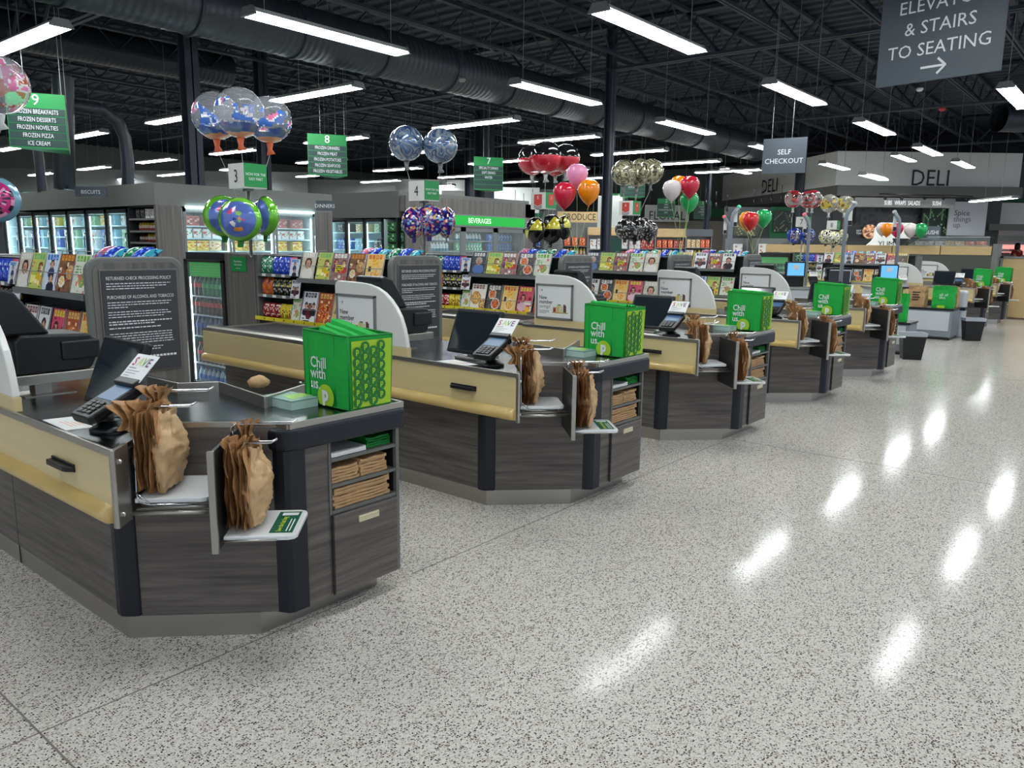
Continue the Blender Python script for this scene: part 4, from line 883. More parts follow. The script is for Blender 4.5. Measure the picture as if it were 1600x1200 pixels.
for i in range(6):
    k = i if i < 5 else 7.22; rs = ORD[i] if i < 5 else 'deli side'; DY = 0; rn = '%s rack' % rs
    cp(proto_rack, k, 'black magazine rack beside the %s belt' % rs if i < 5 else 'black magazine rack in front of the deli counter wall', DY)
    if i < 5: cp(proto_end, k, 'grey wood panel with a small green notice ending the %s' % rn, DY)
    else: r_ = [o for o in SC.objects if o.get('label') == 'black magazine rack in front of the deli counter wall'][0]; r_.scale = (1, 1.36, 1); r_.location.y = 5.154
    if i in (1, 5):
        c = proto_cool if i == 1 else dup(proto_cool, ((k - 1) * D, -.46, 0))
        if i == 1: c.location += Vector((D, 0, 0)); ORG[c.name] = c.location.copy()
        c['label'] = 'black drinks cooler with a green header behind the %s' % rn
    up = [[0, 1, 4, 3, 11], [0, 1, 2, 3, 10], [12, 1, 2, 6, 11], [12, 1, 2, 11, 0], [1, 8, 9, 2, 7], [7, 1, 4, 3, 2, 9, 5, 8]][i]; lo = [[13, 7, 5, 14, 10], [9, 14, 10, 5, 13], [13, 6, 10, 5, 14], [7, 6, 10, 5, 0], [6, 5, 4, 1, 11], [7, 5, 9, 6, 10, 13, 5, 7]][i]
    for j in range(len(up)):
        y = 5.69 - .215 * j
        for tier, ks, x, z in (('top', up, RX + .022, 1.287), ('lower', lo, RX + .016, .905)):
            put(MAGS, ks[j], (x + k * D, y + DY + R.uniform(-.006, .006), z), (0, radians(14), R.uniform(-.06, .06)), '%s magazine, %s on the %s tier, %s rack' % (MAGS[ks[j]][0], NTH[j], tier, rs), 'magazine', 'magazines on the racks', (1, 1, .84 if tier == 'top' else 1))
    for j, (kk, z, sc) in enumerate(((4, 1.30, .55), (9, 1.105, .6), (11, .905, .75))):
        put(MAGS, kk, (RX + .02 + k * D, 5.87 + DY, z), (0, radians(12), 0), 'small %s digest on the %s level of the %s rack' % (MAGS[kk][0], ['top', 'middle', 'bottom'][j], rs), 'magazine', 'small digests', (1, .62, sc))
    rows = [(1.302, [5, 5, 0, 0, 0, 6]), (1.114, [2, 2, 1, 1, 1, 1]), (.906, [3, 3, 3, 4, 4, 7])]
    for rw, (z, ks) in enumerate(rows):
        for j, kk in enumerate(ks):
            put(PCH, kk, (RX + .07 + k * D, 6.39 - .088 * j + DY, z), (0, radians(6), R.uniform(-.15, .15)), '%s, %s on the %s sweet shelf of the %s rack' % (PCH[kk][0], NTH[j], ['top', 'middle', 'bottom'][rw], rs), 'sweet bag', 'sweet bags', (1, .74, 1.0 if rw < 2 else .85))
    for j in range(6): put(PCH, (7, 0, 5, 7, 0, 6)[j], (2.26 + k * D, 4.75 + .13 * j + DY, 1.471), (0, radians(60), R.uniform(-.2, .2)), '%s lying on top of the %s rack, %s from its board' % (PCH[(7, 0, 5, 7, 0, 6)[j]][0], rs, NTH[j]), 'sweet bag', 'sweet bags on top')
    if i in (1, 5):
        for rw, (z, kk, h) in enumerate(((1.044, 3, 1), (.854, 1, 1), (.634, 2, 1), (.354, 1, 1), (.105, 0, 1))):
            for j in range(8): 
                kq = 1 if (rw == 0 and j > 5) else kk
                put_tree(BT, kq, (1.99 + k * D, 7.075 + .08 * j - (.46 if i == 5 else 0), z), '%s on the %s shelf of the cooler behind the %s rack' % (BT[kq][0], ['top', 'second', 'third', 'fourth', 'lowest'][rw], rs), '%ss on the %s shelf of the cooler behind the %s rack' % (BT[kq][0], ['top', 'second', 'third', 'fourth', 'lowest'][rw], rs))
RIB = mat('red_ribbon_print', (200, 66, 56), .5)
for i, (k, num) in enumerate(((1, '3'), (2, '4'), (3, '5'), (4, '6'), (7.22, '7'), (8.42, '8'))):
    DY = -.18 if num == '7' else 0
    s_ = lane_sign(k, 'lane sign box numbered %s on a thin grey pole' % num)
    x0 = k * D; MT = None; m = MB(MT); m.box(1.772 + x0, 2.0 + x0, 6.335, 6.341, 2.072, 2.275); gp = m.build('green_face', SIGNG, s_)
    if num in '56':
        m = MB()
        m.extr([(1.768 + x0, 6.53, 2.25), (1.768 + x0, 6.40, 2.25), (1.768 + x0, 6.40, 2.125), (1.768 + x0, 6.465, 2.10), (1.768 + x0, 6.53, 2.125)], (.003, 0, 0)); m.build('ribbon', RIB, s_); m = MB(); m.extr([(1.83 + x0, 6.333, 2.25), (1.94 + x0, 6.333, 2.25), (1.94 + x0, 6.333, 2.125), (1.885 + x0, 6.333, 2.1), (1.83 + x0, 6.333, 2.125)], (0, .003, 0)); m.build('ribbon', RIB, s_)
        m = MB(); m.text(num, .06, (1.767 + x0, 6.465, 2.19), (0, -1, 0), (0, 0, 1), .001, 'CENTER'); m.text(num, .05, (1.885 + x0, 6.332, 2.19), (1, 0, 0), (0, 0, 1), .001, 'CENTER'); m.build('lettering', TXTW, s_)
        m = MB()
        for dz in (0, .022): m.extr([(1.768 + x0, 6.53, 2.112 - dz), (1.768 + x0, 6.465, 2.087 - dz), (1.768 + x0, 6.40, 2.112 - dz), (1.768 + x0, 6.40, 2.102 - dz), (1.768 + x0, 6.465, 2.077 - dz), (1.768 + x0, 6.53, 2.102 - dz)], (.003, 0, 0))
        m.build('chevron', TXTK, s_)
    else:
        m = MB(MT); m.text(num, .16, (1.768 + x0, 6.462, 2.112), (0, -1, 0), (0, 0, 1), .001, 'CENTER', .85); m.build('numeral', TXTK, s_)
        m = MB(MT)
        for q, l in enumerate(('NOW FOR THE', 'EASY PART')): m.text(l, .034, (1.886 + x0, 6.334, 2.17 - .04 * q), (1, 0, 0), (0, 0, 1), .001, 'CENTER', .85)
        m.build('lettering', TXTW, gp)
# ============================================================ aisles, cases and the far end of the store
UX = Vector((RT.x, RT.y, 0)).normalized(); NZ = Vector((0, 0, 1)); AWAY = Vector((-UX.y, UX.x, 0))
class Fr:                                    # a frame standing at a point: x to the right, y away, z up
    def __init__(s, o, u): s.o = Vector(o); s.u = Vector(u).normalized(); a = Vector((-s.u.y, s.u.x, 0)); s.M = Matrix(((s.u.x, a.x, 0, s.o.x), (s.u.y, a.y, 0, s.o.y), (0, 0, 1, s.o.z), (0, 0, 0, 1)))
    def mb(s): return MB(s.M)
    def w(s, x, y, z): return s.M @ Vector((x, y, z))
    @property
    def rz(s): return math.atan2(s.u.y, s.u.x)
def frd(px, py, d, u=None): return Fr(atd(px, py, d), u or UX)
# ---- small goods: one mesh of each colouring, copied and scaled
def goods_mesh(seed, cols, kind):
    rr = random.Random(seed); m = MB()
    if kind == 'box':
        img = [[lin(*(cols[0] if rr.random() < .55 or j in (0, 6) else cols[1 + rr.randrange(len(cols) - 1)])) for i in range(6)] for j in range(7)]
        m.pic((-.5, -.5, 0), (1, 0, 0), (0, 0, 1), img); c = lin(*cols[0])
        m.quad((-.5, .5, 0), (-.5, .5, 1), (.5, .5, 1), (.5, .5, 0), c); m.quad((-.5, -.5, 1), (.5, -.5, 1), (.5, .5, 1), (-.5, .5, 1), c); m.quad((-.5, -.5, 0), (-.5, .5, 0), (.5, .5, 0), (.5, -.5, 0), c)
        m.quad((-.5, .5, 0), (-.5, -.5, 0), (-.5, -.5, 1), (-.5, .5, 1), c); m.quad((.5, -.5, 0), (.5, .5, 0), (.5, .5, 1), (.5, -.5, 1), c)
    else:
        cf = lambda k, j: lin(*(cols[0] if k in (0, 1) else cols[1] if k in (2,) else cols[2]))
        m.lathe([(.42, 0), (.47, .06), (.47, .3), (.47, .66), (.4, .76), (.26, .88), (.26, 1.0)], n=8, colf=cf)
    return m.build({'box': 'food_box', 'jar': 'jar'}[kind], P)
GOODS = {}
def good(name, cols, kind, seed): GOODS[name] = [goods_mesh(seed, cols, kind), False, kind]
for n_, c_, k_ in [('red frozen box', [(196, 90, 86), (226, 180, 170), (150, 50, 50), (120, 90, 70)], 'box'), ('white frozen tub', [(232, 234, 232), (90, 160, 80), (210, 90, 80)], 'box'), ('yellow frozen box', [(240, 210, 70), (226, 140, 60), (250, 240, 200), (200, 90, 50)], 'box'),
        ('pale blue frozen bag', [(150, 200, 220), (210, 236, 240), (70, 130, 180)], 'box'), ('pale green frozen bag', [(170, 210, 170), (226, 240, 220), (90, 150, 70)], 'box'), ('blue and white frozen box', [(60, 100, 190), (226, 232, 240), (130, 160, 210)], 'box'),
        ('cream snack box', [(226, 206, 160), (240, 230, 210), (190, 100, 60)], 'box'), ('orange snack box', [(226, 90, 50), (240, 140, 90), (250, 220, 190)], 'box'), ('blue drink pack', [(40, 80, 150), (110, 150, 210), (30, 50, 110)], 'box'), ('green detergent box', [(70, 150, 90), (200, 226, 200), (40, 100, 150)], 'box'),
        ('white carton', [(228, 228, 224), (180, 190, 200), (200, 110, 100)], 'box'), ('red snack box', [(190, 60, 56), (236, 200, 180), (120, 40, 40)], 'box'), ('brown sauce jar', [(90, 46, 34), (214, 190, 160), (60, 40, 36)], 'jar'), ('red sauce jar', [(160, 50, 40), (226, 200, 180), (200, 180, 60)], 'jar'), ('teal bottle', [(60, 130, 150), (210, 220, 220), (230, 230, 230)], 'jar'), ('dark pouch', [(50, 56, 60), (130, 130, 120), (190, 180, 160)], 'box'), ('green trash bag carton', [(30, 130, 60), (210, 220, 200), (14, 90, 60)], 'box')]: good(n_, c_, k_, len(GOODS) + 70)
def place(name, loc, size, rz, where):
    o, used, kind = GOODS[name]
    if used: o = o.copy(); COL.objects.link(o)
    else: GOODS[name][1] = True
    o.location = loc; o.rotation_euler = (0, 0, rz); o.scale = size
    return tag(o, '%s %s' % (name, where), 'jar' if kind == 'jar' else 'groceries', '%ss %s' % (name, where))
def row(fr, x0, x1, y, z, names, wd, h, dp, where, gap=.01):
    n = max(1, int((x1 - x0) / (wd + gap)))
    for i in range(n):
        nm = names[(i * len(names)) // n] if len(names) > 1 else names[0]
        place(nm, fr.w(x0 + (i + .5) * (x1 - x0) / n, y, z), (wd * R.uniform(.94, 1.0), dp, h * R.uniform(.93, 1.0)), fr.rz, where)
WHITEIN = mat('case_interior', (214, 232, 236), .5)
DOORF = mat('door_frame_black', (24, 28, 32), .4)
def freezer(fr, n, dw, label, zt=2.08, frame=DOORF):
    W = n * dw; t = thing('freezer_case', label, 'freezer', fr.w(W / 2, .4, 0), 'freezer cases')
    m = fr.mb(); m.box(0, W, .72, .78, 0, zt); m.box(-.03, 0, .02, .78, 0, zt); m.box(W, W + .03, .02, .78, 0, zt); m.box(0, W, .02, .78, 0, .3); m.box(0, W, .02, .78, zt - .06, zt); m.build('case', WHITEIN, t)
    m = fr.mb()
    for z in (.7, 1.05, 1.43, 1.635, 1.83): m.box(0, W, .12, .72, z - .02, z)
    m.build('shelf', mat('freezer_shelf', (196, 226, 236), .4), t)
    for k in range(n):
        x = k * dw; m = fr.mb(); f_ = .045
        for a in ((x, x + f_, .3, zt), (x + dw - f_, x + dw, .3, zt), (x, x + dw, zt - f_ * 1.3, zt), (x, x + dw, .3, .36)): m.box(a[0], a[1], 0, .035, a[2], a[3])
        d_ = m.build('door', frame, t); m = fr.mb(); m.box(x + f_, x + dw - f_, .012, .018, .36, zt - f_); m.build('door_glass', GLASS, d_)
        m = fr.mb(); m.tube([(x + dw - .03, -.03, 1.0), (x + dw - .03, -.03, 1.7)], .01, 6); m.box(x + dw - .04, x + dw - .02, -.03, .0, 1.0, 1.02); m.box(x + dw - .04, x + dw - .02, -.03, .0, 1.68, 1.7); m.build('handle', CHROME, d_)
        for xx in (x + .047, x + dw - .06):
            m = fr.mb(); m.box(xx, xx + .012, .05, .06, .4, zt - .1); m.build('light_strip', LITC, t)
    return t
# ---- the freezer block between aisles nine and eight
F1 = Fr((6.42, 12.0, 0), (1, 0, 0)); nm = 'in the front freezer end'
freezer(F1, 3, .835, 'three door freezer facing the checkouts behind the green foil balloons', 2.1, GREYF)
for z, names, wd, h in ((1.832, ['red frozen box'], .26, .16), (1.637, ['white frozen tub'], .14, .15), (1.432, ['yellow frozen box', 'yellow frozen box', 'cream snack box'], .21, .17), (1.052, ['blue and white frozen box'], .25, .2)):
    for k in range(3): row(F1, k * .835 + .09, k * .835 + .75, .3, z, names, wd, h, .2, 'on the %s shelf %s' % ({1.832: 'top', 1.637: 'second', 1.432: 'third', 1.052: 'fourth'}[z], nm))
struct(MB().box(5.98, 9.32, 12.0, 23.5, 2.125, 2.46).build('soffit_1', GREYB))
for x0, x1, n in ((5.99, 6.4, 1), (8.95, 9.32, 2)): struct(MB().box(x0, x1, 12.0, 12.07 if n == 1 else 12.8, 0, 2.125).build('trim_%d' % (20 + n), WOODV))
m = MB(); m.box(6.46, 8.9, 11.97, 12.0, 2.1, 2.125); o = m.build('case_top_light', LITC, origin=(7.7, 12, 2.1)); tag(o, 'thin bright light strip above the front freezer doors', 'light')
F2 = Fr((6.0, 18.45, 0), (0, -1, 0)); freezer(F2, 7, .78, 'row of seven lit freezer doors along the left aisle', 2.08)
for z, names, wd, h in ((1.832, ['pale blue frozen bag', 'pale green frozen bag', 'white frozen tub', 'yellow frozen box'], .15, .17), (1.432, ['pale blue frozen bag', 'white frozen tub', 'pale green frozen bag', 'blue and white frozen box'], .15, .34)):
    for k in range(7): row(F2, k * .78 + .09, k * .78 + .7, .3, z, [names[(k * 3) % 4], names[(k * 3 + 1) % 4]], wd, h, .2, 'on the %s shelf, %s door of the left freezers' % ('top' if z > 1.8 else 'tall', NTH[k]))
F3 = Fr((6.0, 12.95, 0), (0, -1, 0)); t = thing('jar_shelf', 'open dark shelf of jars at the corner of the freezer block', 'shelf', F3.w(.4, .2, 0))
m = F3.mb(); m.box(0, .86, .34, .38, 0, 2.12); m.box(-.0, .02, 0, .38, 0, 2.12); m.box(0, .86, 0, .38, 2.1, 2.125); m.build('case', SHELFD, t)
m = F3.mb()
for z in (1.1, 1.35, 1.56, 1.74, 1.93): m.box(0, .86, 0, .36, z - .03, z)
m.build('shelf_board', SHELFG, t); w_ = 'shelf of the open jar case'
for z, names, wd, h in ((1.932, ['dark pouch', 'white carton', 'red snack box'], .13, .15), (1.742, ['red sauce jar'], .075, .13), (1.562, ['brown sauce jar', 'red sauce jar', 'brown sauce jar'], .075, .13), (1.352, ['red sauce jar', 'brown sauce jar'], .075, .14)): row(F3, .04, .84, .16, z, names, wd, h, .12 if wd > .1 else wd, 'on the %s %s' % ({1.932: 'top', 1.742: 'second', 1.562: 'third', 1.352: 'fourth'}[z], w_))
# ---- second freezer, trash bag shelf and the beverage coolers
F4 = Fr((12.0, 15.62, 0), (0, -1, 0)); freezer(F4, 3, .66, 'three door freezer left of the green trash bag shelf', 2.12)
for z, names, wd, h in ((1.832, ['dark pouch', 'cream snack box', 'pale green frozen bag'], .17, .2), (1.432, ['blue and white frozen box', 'pale blue frozen bag', 'dark pouch'], .12, .26)):
    for k in range(3): row(F4, k * .66 + .08, k * .66 + .6, .3, z, [names[k]], wd, h, .2, 'on the %s shelf, %s door of the second freezer' % ('top' if z > 1.8 else 'lower', NTH[k]))
struct(MB().box(11.98, 16.6, 13.1, 24, 2.15, 2.72).build('soffit_2', GREYB))
F5 = Fr((12.0, 13.68, 0), (0, -1, 0)); t = thing('trash_bag_shelf', 'dark shelf of green striped trash bag cartons', 'shelf', F5.w(.3, .2, 0))
m = F5.mb(); m.box(0, .7, .4, .45, 0, 2.15); m.box(-.03, 0, 0, .45, 0, 2.15); m.box(.46, .5, 0, .42, 0, 2.15); m.box(.7, .72, 0, .45, 0, 2.15); m.build('case', SHELFD, t)
for k, z in enumerate((1.86, 1.62, 1.38, 1.14)):
    m = F5.mb(); m.box(0, .7, .1, .4, z - .02, z); m.build('shelf_board', SHELFD, t)
    place('green trash bag carton', F5.w(.22, .2, z), (.34, .2, .19), F5.rz, 'on the %s trash bag shelf' % NTH[k]); place('green detergent box', F5.w(.6, .2, z), (.17, .2, .2), F5.rz, 'on the %s trash bag shelf' % NTH[k])
F6 = Fr((12.05, 12.9, 0), (1, 0, 0)); t = thing('beverage_cooler', 'grey beverage cooler with a lit green header', 'drinks cooler', F6.w(2.2, .4, 0))
m = F6.mb(); m.box(-.05, .62, 0, .04, 0, 2.3); m.box(4.15, 4.55, 0, .7, 0, 2.62); m.box(-.05, 4.55, .0, .18, 2.28, 2.62); m.box(.6, 4.2, .62, .68, 0, 2.3); m.build('case', WOODV, t)
m = F6.mb(); m.box(.62, 4.15, -.02, .05, 1.99, 2.28); m.build('header_frame', SHELFG, t)
m = F6.mb(); m.box(.68, 4.09, -.026, 0, 2.03, 2.25); hd = m.build('lit_header', mat('green_header_glow', (10, 150, 50), .4, emit=.35), t)
m = F6.mb(); m.text('BEVERAGES', .17, (2.35, -.027, 2.085), (1, 0, 0), (0, 0, 1), .002, 'CENTER', .95); m.build('lettering', mat('lit_lettering', (220, 250, 220), .4, emit=.5), hd)
m = F6.mb(); m.box(.62, 4.15, .3, .62, 1.4, 1.42); m.box(.62, 4.15, .3, .62, 1.65, 1.67); m.build('shelf_board', SHELFG, t)
m = F6.mb()
for x in (.66, 1.8, 2.95): m.box(x + .03, x + .06, .05, .07, 1.0, 1.9)
m.build('light_strip', LITC, t)
for k in range(3):
    x = .62 + 1.176 * k; m = F6.mb()
    for a in ((x, x + .09, .2, 1.98), (x + 1.086, x + 1.176, .2, 1.98), (x, x + 1.176, 1.88, 1.98)): m.box(a[0], a[1], 0, .04, a[2], a[3])
    d_ = m.build('door', SHELFG, t); m = F6.mb(); m.box(x + .09, x + 1.086, .01, .016, .3, 1.88); m.build('door_glass', GLASS, d_)
    row(F6, x + .12, x + 1.06, .4, 1.42, [('teal bottle', 'green detergent box', 'blue drink pack')[k]], .09, .21, .09, 'behind the %s beverage cooler door, lower shelf' % NTH[k]); row(F6, x + .12, x + 1.06, .4, 1.67, [('white carton', 'teal bottle', 'blue and white frozen box')[k]], .1, .18, .09, 'behind the %s beverage cooler door, upper shelf' % NTH[k])
# ---- shelf ends with tan headers farther back
def gondola(px0, px1, pyt, d, header, rows, label, key, hh=12, zb=1.05):
    f = frd(px0, pyt, d); zt = f.o.z; f = Fr((f.o.x, f.o.y, 0), UX); W = (px1 - px0) * d / FPX; H = hh * d / FPX
    t = thing('store_shelf', label, 'shelf', f.w(W / 2, .3, 0), 'shelf ends')
    m = f.mb(); m.box(0, W, .4, .46, 0, zt); m.box(-.03, 0, 0, .46, 0, zt); m.box(W, W + .03, 0, .46, 0, zt); m.build('case', SHELFG, t)
    if header: m = f.mb(); m.box(-.04, W + .04, -.05, .2, zt - H, zt); m.build('header', header, t)
    top = zt - H - .03; hs = (top - zb) / len(rows); m = f.mb()
    for k in range(len(rows)): m.box(0, W, 0, .4, top - hs * (k + 1) - .03, top - hs * (k + 1))
    m.build('shelf_board', SHELFG, t)
    for k, (names, wd) in enumerate(rows): row(f, .02, W - .02, .14, top - hs * (k + 1), names, wd, hs * .8, .2 if wd > .12 else wd, 'on the %s shelf of the %s' % (NTH[k], key))
gondola(766, 803, 357, 25, mat('grey_header', (110, 112, 112), .5), [(['white carton', 'pale blue frozen bag'], .2), (['red snack box', 'blue drink pack'], .11)], 'bright open dairy shelf under the meats lettering', 'dairy case', 5, 1.2)
gondola(804, 848, 349, 24, TAN, [(['blue drink pack'], .16), (['green detergent box', 'blue drink pack'], .14)], 'tan headed shelf of blue drinks behind the black and yellow balloons', 'blue drinks shelf', 15, 1.2)
gondola(880, 918, 355, 27, None, [(['orange snack box'], .2), (['red sauce jar'], .1)], 'shelf of orange snack boxes below the produce lettering', 'orange snack shelf', 10, 1.2)
gondola(921, 969, 355, 24, TAN, [(['white carton', 'cream snack box', 'teal bottle'], .2), (['blue drink pack', 'orange snack box', 'green detergent box'], .1)], 'tan headed shelf right of the second dark column', 'carton shelf', 12, 1.1)
gondola(971, 1024, 357, 26, GREYF, [(['white carton', 'red snack box'], .2), (['red snack box', 'cream snack box'], .14)], 'grey headed shelf behind the black speckled balloons', 'middle snack shelf', 10, 1.1)
gondola(1026, 1072, 357, 28, TAN, [(['orange snack box', 'red snack box'], .16), (['cream snack box', 'blue and white frozen box'], .16)], 'tan headed shelf below the floral lettering', 'red snack shelf', 13, 1.2)
gondola(1073, 1112, 358, 28, mat('slate_header', (96, 98, 106), .5), [(['cream snack box', 'orange snack box'], .14), (['white carton', 'red sauce jar', 'teal bottle'], .12)], 'slate headed shelf below the green aisle 1 sign', 'cereal shelf', 11, 1.2)
gondola(1141, 1168, 372, 25, None, [(['white carton', 'red snack box'], .3)], 'low white display beside the latex balloon trio', 'white display', 2, 1.3)
gondola(1184, 1240, 372, 25, None, [(['white carton', 'dark pouch', 'cream snack box'], .3)], 'low display of cartons below the framed leaf picture', 'carton display', 2, 1.3)
m = frd(943, 393, 20).mb(); m.box(0, .46, 0, .03, 0, .34); m.prism([(0, 0), (.46, 0), (.46, .2), (0, .2)], -1.45, 0); tag(m.build('display_panel', mat('bottle_green_panel', (16, 66, 56), .4), origin=atd(950, 393, 20)), 'dark green panel standing among the shelves', 'panel')
# ---- department walls and lettering, seen across the store
def board(name, px0, py0, px1, py1, d, m_, label=None, cat=None, th=.06, st=False, u=None):
    f = frd(px0, py1, d, u); s = d / FPX; W = (px1 - px0) * s; H = (py1 - py0) * s * 1.015
    o = f.mb().box(0, W, 0, th, 0, H).build(name, m_, origin=f.o)
    if st: struct(o)
    else: tag(o, label, cat)
    return o, f, W, H
def letters(par, f, txt, px, py, d, hpx, m_, px0, py1, align='LEFT', wide=1.0, bold=0.0):
    s = d / FPX; m = f.mb(); m.text(txt, hpx * s / .69, ((px - px0) * s, -.006, (py1 - py) * s), (1, 0, 0), (0, 0, 1), .004, align, wide, bold=bold); return m.build('lettering', m_, par)
def wboard(name, px0, py0, px1, py1, d, m_, label, cat, txts, th=.06):
    o, f, W, H = board(name, px0, py0, px1, py1, d, m_, label, cat, th)
    for txt, px, py, h, mm, wd in txts: letters(o, f, txt, px, py, d, h, mm, px0, py1, wide=wd)
    if 'panel' in name and name != 'spice_panel':
        for x in (W * .1, W * .9): m = f.mb(); m.tube([(x, .03, H), (x, .03, 6.41 - f.o.z)], .012, 5); m.build('hanger_rod', SHELFG, o)
    return o, f
board('wall_seafood', 620, 285, 768, 400, 37, WHITEWALL, st=True)
o, f = wboard('seafood_panel', 690, 300, 768, 360, 36, WHITEWALL, 'white wall panel lettered seafood above the beverage cooler', 'sign', [('SEAFOOD', 703, 346, 12, TXTK, .92)])
o, f = wboard('meats_panel', 769, 295, 842, 358, 35, WHITEWALL, 'white wall panel lettered meats left of the lane ribbon signs', 'sign', [('MEATS', 776, 350, 13, TXTK, .82)])
board('wall_meats', 842, 300, 880, 400, 36, GREYWALL, st=True); board('trim_30', 818, 333, 850, 339, 34, GREENWALL, st=True)
o, f = wboard('produce_panel', 871, 331, 933, 347, 32, TAN, 'tan panel lettered produce beside the second dark column', 'sign', [('PRODUCE', 880, 343.5, 10, TXTK, .76)])
board('wall_produce', 872, 347, 932, 400, 33, GREYWALL, st=True); board('trim_31', 933, 308, 943, 366, 31, WHITEWALL, st=True); board('trim_32', 955, 308, 971, 366, 31, WHITEWALL, st=True)
o, f = wboard('floral_panel', 1007, 321, 1076, 346, 37, WHITEWALL, 'white hanging panel lettered floral behind the aisle 2 sign', 'sign', [('FLORAL', 1013, 343, 13, TXTK, .86)])
board('wall_floral', 1000, 346, 1130, 400, 38, mat('warm_grey_wall', (150, 142, 130), .7), st=True); board('trim_33', 1080, 327, 1240, 338, 38, GREENWALL, st=True)
board('wall_left_back', -160, 264, 482, 330, 35, GREYWALL, st=True); board('trim_34', 36, 300, 90, 312, 33, mat('mint_wall', (110, 176, 140), .6), st=True); board('trim_35', 480, 313, 545, 320, 27, GREENWALL, st=True)
board('wall_far_panels', 480, 283, 620, 345, 36, GREYWALL, st=True)
for k, (px0, px1, py, dd, txt, lab) in enumerate(((118, 167, 300, 12.5, 'BISCUITS', 'small slate sign reading biscuits on the left freezer soffit'), (494, 522, 322, 13.5, 'DINNERS', 'small slate sign reading dinners right of the freezer end'))):
    o, f, W, H = board('category_sign', px0, py - 8, px1, py + 7, dd, SLATE, lab, 'sign', .02); letters(o, f, txt, (px0 + px1) / 2, py + 2.5, dd, 5.5, TXTW, px0, py + 7, 'CENTER', .95)
# ---- deli corner: fascia turned 45 degrees to the lanes
cz0, cz1 = 3.97, 5.25; C0 = atd(1305, 290, 30); C1 = atd(1592, 295, 30); CL = atd(1128, 313, 41)
def wall2(name, a, b, z0, z1, th, m_, st=True):
    a, b = Vector((a.x, a.y, 0)), Vector((b.x, b.y, 0)); f = Fr(a, b - a); o = f.mb().box(0, (b - a).length, 0, th, z0, z1).build(name, m_)
    if st: struct(o)
    return o, f
FASC = mat('pale_fascia', (222, 222, 216), .7); LEDGE = mat('grey_ledge', (104, 104, 100), .7)
o, fd = wall2('wall_deli_front', C0, C1, cz0, cz1, .3, FASC); fdm = fd
o2, fl_ = wall2('wall_deli_side', CL, C0, cz0, cz1, .3, FASC)
wall2('trim_36', C0 - AWAY * .25, C1 - AWAY * .25, 3.58, 3.97, .6, LEDGE); wall2('trim_37', CL, C0 - AWAY * .25, 3.58, 3.97, .4, LEDGE)
wall2('wall_deli_upper', C0 - UX * 14 + AWAY * 6, C1 + UX * 8 + AWAY * 2, 5.25, 6.4, .2, mat('black_wall', (18, 20, 24), .8))
s30 = 30 / FPX; m = fd.mb(); m.text('DELI', 24 * s30 / .69, (116 * s30, -.012, cz0 + .04), (1, 0, 0), (0, 0, 1), .006, 'LEFT', .9); tag(m.build('wall_lettering', TXTK, origin=atd(1450, 280, 30)), 'large black letters reading deli on the pale front fascia', 'sign')
Ls = (C0 - CL); Ls.z = 0; m = fl_.mb(); m.text('DELI', .85, (Ls.length * .42, -.012, cz0 + .1), (1, 0, 0), (0, 0, 1), .006, 'LEFT', 1.0); tag(m.build('wall_lettering', TXTK, origin=CL), 'black deli letters on the angled side fascia under the self checkout sign', 'sign')
board('wall_deli_back', 1296, 300, 1556, 400, 31.5, mat('dark_deli_wall', (74, 76, 78), .7), st=True); board('wall_deli_left', 1128, 326, 1296, 400, 31.6, mat('dark_deli_wall', (74, 76, 78), .7), st=True)
o, f = wboard('menu_board', 1335, 309, 1492, 323, 29, GREYF, 'long grey menu board reading subs wraps salads sushi', 'sign', [('SUBS', 1381, 319.5, 6.5, mat('menu_lettering', (235, 240, 240), .4, emit=.35), .58), ('WRAPS', 1397, 319.5, 6.5, mat('menu_lettering', (235, 240, 240), .4, emit=.35), .58), ('SALADS', 1418, 319.5, 6.5, mat('menu_lettering', (235, 240, 240), .4, emit=.35), .58), ('SUSHI', 1456, 319.5, 6.5, mat('menu_lettering', (235, 240, 240), .4, emit=.35), .58)], .3)
o, f, W, H = board('tile_wall', 1335, 322, 1437, 362, 30.6, mat('charcoal_tile', (56, 58, 62), .5), 'charcoal tile wall with scattered black tiles behind the deli', 'wall'); m = f.mb(); rr = random.Random(4)
for i in range(24):
    for j in range(9):
        if rr.random() < .3: x, z = W * i / 24, H * j / 9; m.quad((x, -.004, z), (x + W / 26, -.004, z), (x + W / 26, -.004, z + H / 10), (x, -.004, z + H / 10))
m.build('black_tile', mat('black_tile', (24, 25, 28), .35), o)
def picture(name, px0, py0, px1, py1, d, bg, cols, n, label, seed, nx=18, ny=20):
    rr = random.Random(seed); img = [[bg for i in range(nx)] for j in range(ny)]
    for q in range(n):
        x, y = rr.randrange(nx), rr.randrange(ny); c = cols[rr.randrange(len(cols))]; dx, dy = rr.choice(((1, 1), (1, -1), (0, 1), (1, 2)))
        for k in range(rr.randint(3, 8)):
            if 0 <= x + dx * k < nx and 0 <= y + dy * k < ny: img[y + dy * k][x + dx * k] = c
    f = frd(px0, py1, d); s = d / FPX; m = f.mb(); W, H = (px1 - px0) * s, (py1 - py0) * s; m.box(0, W, 0, .05, 0, H, col=lin(*bg)); m.pic((0, 0, 0), (W, 0, 0), (0, 0, H), [[lin(*c) for c in r_] for r_ in img], .004); return tag(m.build(name, PM, origin=f.o), label, 'picture')
picture('leaf_picture', 1437, 322, 1479, 372, 30.4, (22, 40, 34), [(60, 110, 70), (110, 150, 110), (20, 26, 26), (150, 190, 150)], 26, 'dark green leaf picture left of the spice panel', 5)
